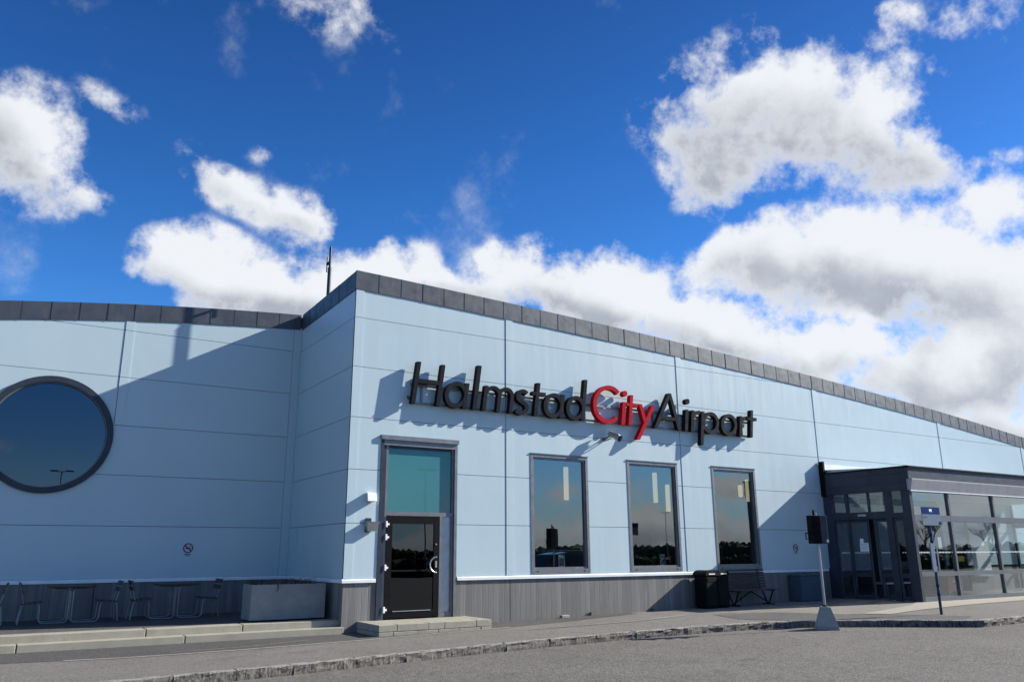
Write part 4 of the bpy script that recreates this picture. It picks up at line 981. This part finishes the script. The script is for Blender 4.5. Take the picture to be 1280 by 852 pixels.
for k in range(7):
    h = .47 + k * .075; yy = -.16 + (h - .47) * .14
    MB().bevbox((bx0, yy - .03, bz + h), (bx1, yy, bz + h + .052), .006).build('back_slat', M['woodred'], be)
for k in range(5):
    MB().bevbox((bx0, -.66 + k * .095, bz + .405), (bx1, -.585 + k * .095, bz + .435), .006).build('seat_slat', M['woodred'], be)
for x in (11.25, 12.65):
    MB().tube([(x, -.66, bz + .40), (x, -.16, bz + .40)], .02, 8).tube([(x, -.14, bz + .40), (x, -.055, bz + .98)], .018, 8).tube([(x, -.60, bz + .40), (x, -.42, bz + .02)], .02, 8).tube([(x, -.2, bz + .40), (x, -.38, bz + .02)], .02, 8).tube([(x, -.62, bz + .02), (x, -.18, bz + .02)], .018, 8).build('leg_frame', M['black'], be, smooth=True)
MB().tube([(11.25, -.4, bz + .06), (11.95, -.4, bz + .38)], .016, 7).tube([(12.65, -.4, bz + .06), (11.95, -.4, bz + .38)], .016, 7).build('cross_brace', M['black'], be)
cb = thing('storage_box', 'plain blue grey box against the plinth, right of the bench', 'box', (14.4, -.3, .18))
MB().bevbox((14.02, -.50, .19), (14.90, -.06, .90), .015).build('box_body', M['cabinet'], cb)
MB().bevbox((14.0, -.52, .902), (14.92, -.04, .935), .008).build('lid', M['cabinet'], cb)

# ------------------------------------------------------------------ signal on a concrete foot, stop sign
ts = thing('portable_signal', 'dark signal head on a pole in a concrete foot by the kerb', 'traffic light', (9.10, -5.02, -.02))
tx, ty, tz = 9.10, -5.02, zr(9.10) - .004
def frust(mb, c, w0, d0, w1, d1, z0, z1, sh=0):
    P = [(c[0] + sx * w0, c[1] + sy_ * d0, z0) for sx, sy_ in ((-1, -1), (1, -1), (1, 1), (-1, 1))] + [(c[0] + sh + sx * w1, c[1] + sy_ * d1, z1) for sx, sy_ in ((-1, -1), (1, -1), (1, 1), (-1, 1))]
    return mb.hexa(P)
mb = MB(); frust(mb, (tx, ty), .235, .20, .10, .10, tz + .05, tz + .47, .0); frust(mb, (tx, ty), .24, .205, .2375, .2025, tz, tz + .0495)
fa = math.radians(-48); mb.v = [(tx + (p[0] - tx) * math.cos(fa) - (p[1] - ty) * math.sin(fa), ty + (p[0] - tx) * math.sin(fa) + (p[1] - ty) * math.cos(fa), p[2]) for p in mb.v]
bmf = bmesh.new(); _v = [bmf.verts.new(p) for p in mb.v]; [bmf.faces.new([_v[i] for i in f]) for f in mb.f]; bmesh.ops.recalc_face_normals(bmf, faces=bmf.faces[:]); bmesh.ops.bevel(bmf, geom=bmf.edges[:], offset=.012, segments=2, affect='EDGES'); mb = MB().bm(bmf)
mb.build('concrete_foot', M['foot'], ts)
MB().tube([(tx, ty, tz + .44), (tx - .02, ty, 2.44)], .026, 10).build('pole', M['mast'], ts, smooth=True)
MB().lathe([(.05, 0), (.05, .03), (.032, .05)], 12, (tx, ty, tz + .455)).build('pole_collar', M['black'], ts)
hx = tx - .02
rot = math.radians(-18)
def hrot(p): 
    x, y = p[0] - hx, p[1] - ty; return (hx + x * math.cos(rot) - y * math.sin(rot), ty + x * math.sin(rot) + y * math.cos(rot), p[2])
def hb(a, b, name, mt):
    mb = MB().bevbox(a, b, .01); mb.v = [hrot(p) for p in mb.v]; return mb.build(name, mt, ts)
hb((hx - .20, ty - .15, 1.77), (hx + .02, ty + .06, 2.38), 'signal_head', M['black'])
hb((hx + .025, ty - .12, 1.77), (hx + .20, ty + .05, 2.38), 'battery_case', M['alu_dark'])
for k in range(3): hb((hx - .17, ty - .27, 2.20 - k * .19), (hx - .02, ty - .15, 2.21 - k * .19), 'visor', M['black'])
hb((hx + .14, ty - .125, 1.80), (hx + .19, ty - .1205, 1.86), 'maker_plate', M['paper'])
mb = MB().tube([hrot((hx - .20, ty - .05, 2.0)), hrot((hx - .32, ty - .05, 2.0)), hrot((hx - .32, ty - .05, 1.87)), hrot((hx - .20, ty - .05, 1.87))], .014, 7); mb.build('handle', M['black'], ts, smooth=True)
MB().tube([(hx - .06, ty, 2.37), (hx - .06, ty, 2.50)], .022, 8).build('aerial', M['black'], ts)
bs = thing('bus_stop_sign', 'blue and grey bus stop flag on a banded post in front of the porch', 'sign', (12.72, -5.46, .159))
bx, by = 12.72, -5.46; z0 = zp(12.72)
MB().tube([(bx, by, z0 - .1), (bx, by, 2.63)], .032, 12).build('post', M['alu_dark'], bs, smooth=True)
for h in (.42, .62, 1.02, 1.10, 1.62, 1.78):
    MB().lathe([(.036, 0), (.036, .07)], 14, (bx, by, z0 + h)).build('blue_band', M['blue'], bs, smooth=True)
MB().tube([(bx + .045, by - .01, z0 + .35), (bx + .045, by - .01, 2.1)], .009, 6).build('white_edge', M['white'], bs)
zs = 2.20
MB().box((bx - .34, by - .05, zs), (bx + .40, by - .034, zs + .26)).build('flag_lower', M['signgrey'], bs)
MB().box((bx - .33, by - .05, zs + .2605), (bx + .42, by - .034, zs + .43)).build('flag_upper', M['blue'], bs)
mb = MB().box((bx - .03, by - .055, zs + .33), (bx + .08, by - .0505, zs + .385)); mb.box((bx - .02, by - .055, zs + .31), (bx + .0, by - .0505, zs + .327)).box((bx + .05, by - .055, zs + .31), (bx + .07, by - .0505, zs + .327)); mb.build('bus_mark', M['paper'], bs)
MB().box((bx + .33, by - .055, zs + .02), (bx + .40, by - .0505, zs + .09)).build('corner_mark', M['blue'], bs)
MB().box((bx - .28, by - .055, zs + .18), (bx - .14, by - .0505, zs + .205)).build('line_text', M['ink'], bs)
MB().bevbox((bx - .20, by - .07, 1.12), (bx - .045, by - .04, 1.78), .006).box((bx + .06, by - .06, 1.14), (bx + .10, by - .04, 1.74)).build('timetable_case', M['signgrey'], bs)
for h in (1.2, 1.66): MB().box((bx - .06, by - .045, h), (bx + .09, by + .045, h + .03)).build('clamp', M['steel'], bs)
nt = tag(MB().box((17.32, -2.90, 1.66), (17.50, -2.895, 2.0)).build('notice_sheet', M['paper']), 'white notice sheet stuck inside the first front pane of the porch', 'notice')

# ------------------------------------------------------------------ little things on the ground
def weed(x, y, n, h, lb, seed):
    rr = random.Random(seed); mb = MB()
    for i in range(n):
        a = rr.uniform(0, 6.28); L_ = rr.uniform(.5, 1) * h; c = Vector((x + rr.uniform(-.06, .06), y + rr.uniform(-.03, .03), zp(x) - .005)); d = Vector((math.cos(a) * .6, math.sin(a) * .4, 1)).normalized(); s_ = Vector((-math.sin(a), math.cos(a), 0)) * .008
        mb.poly([c - s_, c + s_, c + d * L_ * .6 + s_ * .7 + Vector((math.cos(a), math.sin(a), 0)) * .02, c + d * L_], [(0, 1, 2, 3)])
    return tag(mb.build('weed', M['shrub'], recalc=False), lb, 'weed', 'small weeds at the wall foot')
weed(6.5, .0, 16, .13, 'small weed tuft at the plinth below the first window', 1)
weed(8.6, .02, 12, .10, 'small weed tuft at the plinth below the middle window', 2)
pb = tag(MB().bevbox((5.55, -.18, zp(5.6) + .002), (5.78, -.06, zp(5.6) + .07), .01).build('broken_block', M['foot']), 'broken grey lump lying at the plinth left of the weed tuft', 'rubble')
dd = MB()
for i in range(60):
    x, y = -.55 + random.gauss(0, .22), -.62 + random.gauss(0, .06); s_ = random.uniform(.008, .02)
    dd.poly([(x, y, .014), (x + s_, y + s_ * .3, .02), (x + s_ * .6, y + s_, .013), (x - s_ * .4, y + s_ * .5, .022)], [(0, 1, 2, 3)])
for i in range(260):
    x, y = random.uniform(-8, 10), random.uniform(-3.4, .0); s_ = random.uniform(.004, .012)
    dd.poly([(x, y, zp(x) + .011), (x + s_, y + s_ * .3, zp(x) + .016), (x + s_ * .6, y + s_, zp(x) + .011), (x - s_ * .4, y + s_ * .5, zp(x) + .014)], [(0, 1, 2, 3)])
for i in range(60):
    x, y = random.uniform(-7, -2), random.uniform(.2, .5); s_ = random.uniform(.008, .022)
    dd.poly([(x, y, TZ + .003), (x + s_, y + s_ * .3, TZ + .006), (x + s_ * .6, y + s_, TZ + .003), (x - s_ * .4, y + s_ * .5, TZ + .008)], [(0, 1, 2, 3)])
o = stuff(dd.build('leaf_litter', M['twig'], recalc=False)); o['label'] = 'scattered leaf litter and grit on the pavement'; 

# ------------------------------------------------------------------ behind the camera: what the glass mirrors
def lamp_post(x, y, h, lb, first=[None]):
    if first[0] is None:
        t = thing('street_lamp', lb, 'street lamp', (x, y, -.2), 'twin arm lamps of the car park')
        MB().tube([(x, y, -.2), (x, y, h)], .07, 10, r2=.045).build('lamp_pole', M['mast'], t, smooth=True)
        MB().tube([(x - .7, y, h + .08), (x, y, h), (x + .7, y, h + .08)], .03, 8).build('arm', M['mast'], t)
        for s in (-1, 1): MB().bevbox((x + s * .55 - .28, y - .13, h + .03), (x + s * .55 + .28, y + .13, h + .12), .02).build('lamp_head', M['alu_dark'], t)
        first[0] = (t, x, y); return t
    t0, x0, y0 = first[0]; c = copy_tree(t0, (x - x0, y - y0, 0)); c['label'] = lb; return c
lamp_post(22, -41, 8, 'twin arm lamp across the road, mirrored in the teal pane')
lamp_post(88, -85, 8, 'twin arm lamp across the road, mirrored in the middle window')
lamp_post(-2.6, -48, 8, 'twin arm lamp farther off, mirrored in the round window')
# wood on the skyline behind the camera
wd = MB(); rr = random.Random(5)
ico = bmesh.new(); bmesh.ops.create_icosphere(ico, subdivisions=1, radius=1)
IV = [v.co.copy() for v in ico.verts]; IF = [[v.index for v in f.verts] for f in ico.faces]; ico.free()
for i in range(2600):
    a = math.radians(rr.uniform(78, 285)); R_ = rr.uniform(240, 330)
    x, y = 5 + R_ * math.sin(a), -20 + R_ * math.cos(a)
    if y > -60 and x > 0: continue
    hill = 1.0 + .8 * math.sin(a * 9.0) + .5 * math.sin(a * 23.0 + 1)
    h = rr.uniform(2.2, 3.8) + max(0, hill) * .9; w = rr.uniform(1.2, 3.2)
    wd.poly([(x + v.x * w * rr.uniform(.6, 1.3), y + v.y * w, -.3 + h * .5 + v.z * h * rr.uniform(.4, .62)) for v in IV], IF)
o = stuff(wd.build('distant_wood', M['leaf'], recalc=False)); o['label'] = 'low distant wood along the horizon across the car park'
# bare roadside trees mirrored in the porch glass
def bare_tree(x, y, h, lb, seed):
    rr = random.Random(seed); t = thing('bare_tree', lb, 'tree', (x, y, -.2), 'bare trees across the road')
    tr = MB().tube([(x, y, -.2), (x + .1, y, h * .25), (x - .05, y + .1, h * .45)], .22, 8, r2=.14); tr.build('trunk', M['bark'], t, smooth=True)
    mb = MB()
    def br(p, d, L_, r, k):
        q = p + d * L_; mb.tube([p, (p + q) / 2 + Vector((rr.uniform(-.05, .05),) * 3), q], r, 4, r2=r * .6)
        if k:
            for _ in range(4 if k > 1 else 5):
                nd = (d + Vector((rr.uniform(-.8, .8), rr.uniform(-.8, .8), rr.uniform(-.2, .7)))).normalized(); br(p + d * L_ * rr.uniform(.45, 1), nd, L_ * rr.uniform(.5, .75), r * .55, k - 1)
    for _ in range(6): br(Vector((x - .05, y + .1, h * rr.uniform(.3, .45))), Vector((rr.uniform(-.7, .7), rr.uniform(-.7, .7), 1)).normalized(), h * .28, .09, 3)
    mb.build('crown', M['bark'], t, recalc=False)
for i, (x, y, h) in enumerate(((150, -84, 8.5), (163, -90, 10), (176, -86, 7.5), (190, -92, 10.5), (206, -88, 9))):
    bare_tree(x, y, h, ('slender bare tree, nearest of those across the road', 'broad bare tree second along the far roadside', 'short bare tree third along the far roadside', 'tallest bare tree, fourth along the far roadside', 'bare tree at the far end of the roadside row')[i], 20 + i)
hg = MB(); rr = random.Random(9)  # unseen planting, added to hide the sunlit road from the window reflections
for i in range(2400):
    x = -60 + i * .1; y = -39 + rr.uniform(-.5, .5); r = rr.uniform(.25, .5)
    for k in range(2):
        z = rr.uniform(-.1, 1.05)
        hg.poly([(x + v.x * r * rr.uniform(.6, 1.3), y + v.y * r, z + v.z * r * rr.uniform(.7, 1.2)) for v in IV], IF)
hg.box((-60, -39.3, -.2), (180, -38.9, .9))
tag(hg.build('added_hedge', M['leaf'], recalc=False), 'long low leafy row across the road, added to darken the window reflections', 'added_hedge')

# a dark estate car parked to the right of the camera, mirrored low in the first window
ROOT_CAR = (15.2, -11.6, zr(15.2))
car = thing('parked_car', 'dark blue estate car with roof rails parked across the forecourt', 'car', ROOT_CAR)
cx, cy, cz = ROOT_CAR; CW = .88
def cp(x, z): return (cx + x, cz + z)
def side_solid(mb, pts, half, inset, mt=None):
    """outline of the car's side made solid, narrower towards the roof"""
    n = len(pts); V = []
    for s in (-1, 1):
        for x, z in pts: V.append((cx + x, cy + s * (half - inset * max(0, z - .9)), cz + z))
    F = [tuple(range(n)), tuple(range(2 * n - 1, n - 1, -1))] + [(i, (i + 1) % n, (i + 1) % n + n, i + n) for i in range(n)]
    return mb.poly(V, F, mt)
def wheel_gap(x0, r=.36, n=7): return [(x0 - r * math.cos(math.pi * i / n), .30 + r * math.sin(math.pi * i / n)) for i in range(n + 1)]
prof = [(-2.25, .30)] + wheel_gap(-1.38) + wheel_gap(1.32) + [(2.2, .30), (2.27, .55), (2.2, .78), (1.95, .90), (.95, 1.02), (.25, 1.50), (.0, 1.56), (-1.3, 1.58), (-1.95, 1.48), (-2.2, 1.02), (-2.3, .85), (-2.3, .5)]
bmc = bmesh.new(); tmp = side_solid(MB(), prof, CW, .25); vv = [bmc.verts.new(p) for p in tmp.v]
for f in tmp.f: bmc.faces.new([vv[i] for i in f])
bmesh.ops.recalc_face_normals(bmc, faces=bmc.faces[:]); bmesh.ops.bevel(bmc, geom=[e for e in bmc.edges if e.calc_length() > .25 and len(e.link_faces) == 2], offset=.035, segments=2, affect='EDGES')
CARP = simple('dark_blue_car_paint', (.012, .018, .035), .18, 0, .1, 3, spec=.5, coat=.8)
GLS = simple('black_car_glass', (.01, .012, .014), .05, 0, .1, 3, spec=.6)
body = MB().bm(bmc).build('body', CARP, car, smooth=True)
for s in (-1, 1):
    yy = cy + s * (CW - .055)
    for q in ([(.78, 1.06), (.22, 1.44), (-.42, 1.46), (-.42, 1.06)], [(-.50, 1.06), (-.50, 1.46), (-1.22, 1.47), (-1.30, 1.06)], [(-1.38, 1.07), (-1.30, 1.47), (-1.80, 1.42), (-2.02, 1.07)]):
        V = [(cx + x, cy + s * (CW - .25 * (z - .9) + .004), cz + z) for x, z in q] + [(cx + x, cy + s * (CW - .25 * (z - .9) - .02), cz + z) for x, z in q]
        MB().poly(V, [(0, 1, 2, 3), (7, 6, 5, 4), (0, 4, 5, 1), (1, 5, 6, 2), (2, 6, 7, 3), (3, 7, 4, 0)]).build('side_window', GLS, car)
    MB().tube([(cx + .1, cy + s * .66, cz + 1.60), (cx + .05, cy + s * .66, cz + 1.64), (cx - 1.5, cy + s * .66, cz + 1.65), (cx - 1.6, cy + s * .66, cz + 1.59)], .018, 8).build('roof_rail', M['steel'], car, smooth=True)
    MB().bevbox((cx + .62, cy + s * CW - (.02 if s < 0 else 0) + s * .0, cz + 1.0), (cx + .80, cy + s * (CW + .17), cz + 1.14), .03).build('wing_mirror', CARP, car)
    for hx_ in (-.25, -1.15): MB().bevbox((cx + hx_ - .1, cy + s * (CW - .01), cz + .90), (cx + hx_ + .1, cy + s * (CW + .025), cz + .93), .008).build('door_handle', M['steel'], body)
    MB().bevbox((cx + 2.0, cy + s * .55, cz + .66), (cx + 2.245, cy + s * .80, cz + .80), .02).build('headlight', M['white'], car)
    MB().bevbox((cx - 2.32, cy + s * .62, cz + .85), (cx - 2.22, cy + s * .82, cz + 1.1), .015).build('tail_light', M['signred'], car)
    for wx in (-1.38, 1.32):
        w = MB().lathe([(.2, -.10), (.31, -.105), (.325, -.06), (.325, .06), (.31, .105), (.2, .10)], 24, (cx + wx, cy + s * (CW - .13), cz + .325), axis='y').build('wheel', M['black'], car, smooth=True)
        MB().lathe([(.04, -.112), (.20, -.108), (.215, -.09), (.215, .09), (.20, .108), (.04, .112)], 18, (cx + wx, cy + s * (CW - .13), cz + .325), axis='y').build('rim', M['steel'], w)
for q, nm in (([(.93, 1.05), (.30, 1.47)], 'windscreen'), ([(-2.02, 1.43), (-2.2, 1.06)], 'rear_window')):
    (x0, z0_), (x1, z1_) = q; o_ = .012
    MB().hexa([(cx + x0 + o_, cy - .72, cz + z0_ + o_), (cx + x0 + o_, cy + .72, cz + z0_ + o_), (cx + x0 - .02, cy + .72, cz + z0_ - .02), (cx + x0 - .02, cy - .72, cz + z0_ - .02), (cx + x1 + o_, cy - .64, cz + z1_ + o_), (cx + x1 + o_, cy + .64, cz + z1_ + o_), (cx + x1 - .02, cy + .64, cz + z1_ - .02), (cx + x1 - .02, cy - .64, cz + z1_ - .02)]).build(nm, GLS, car)
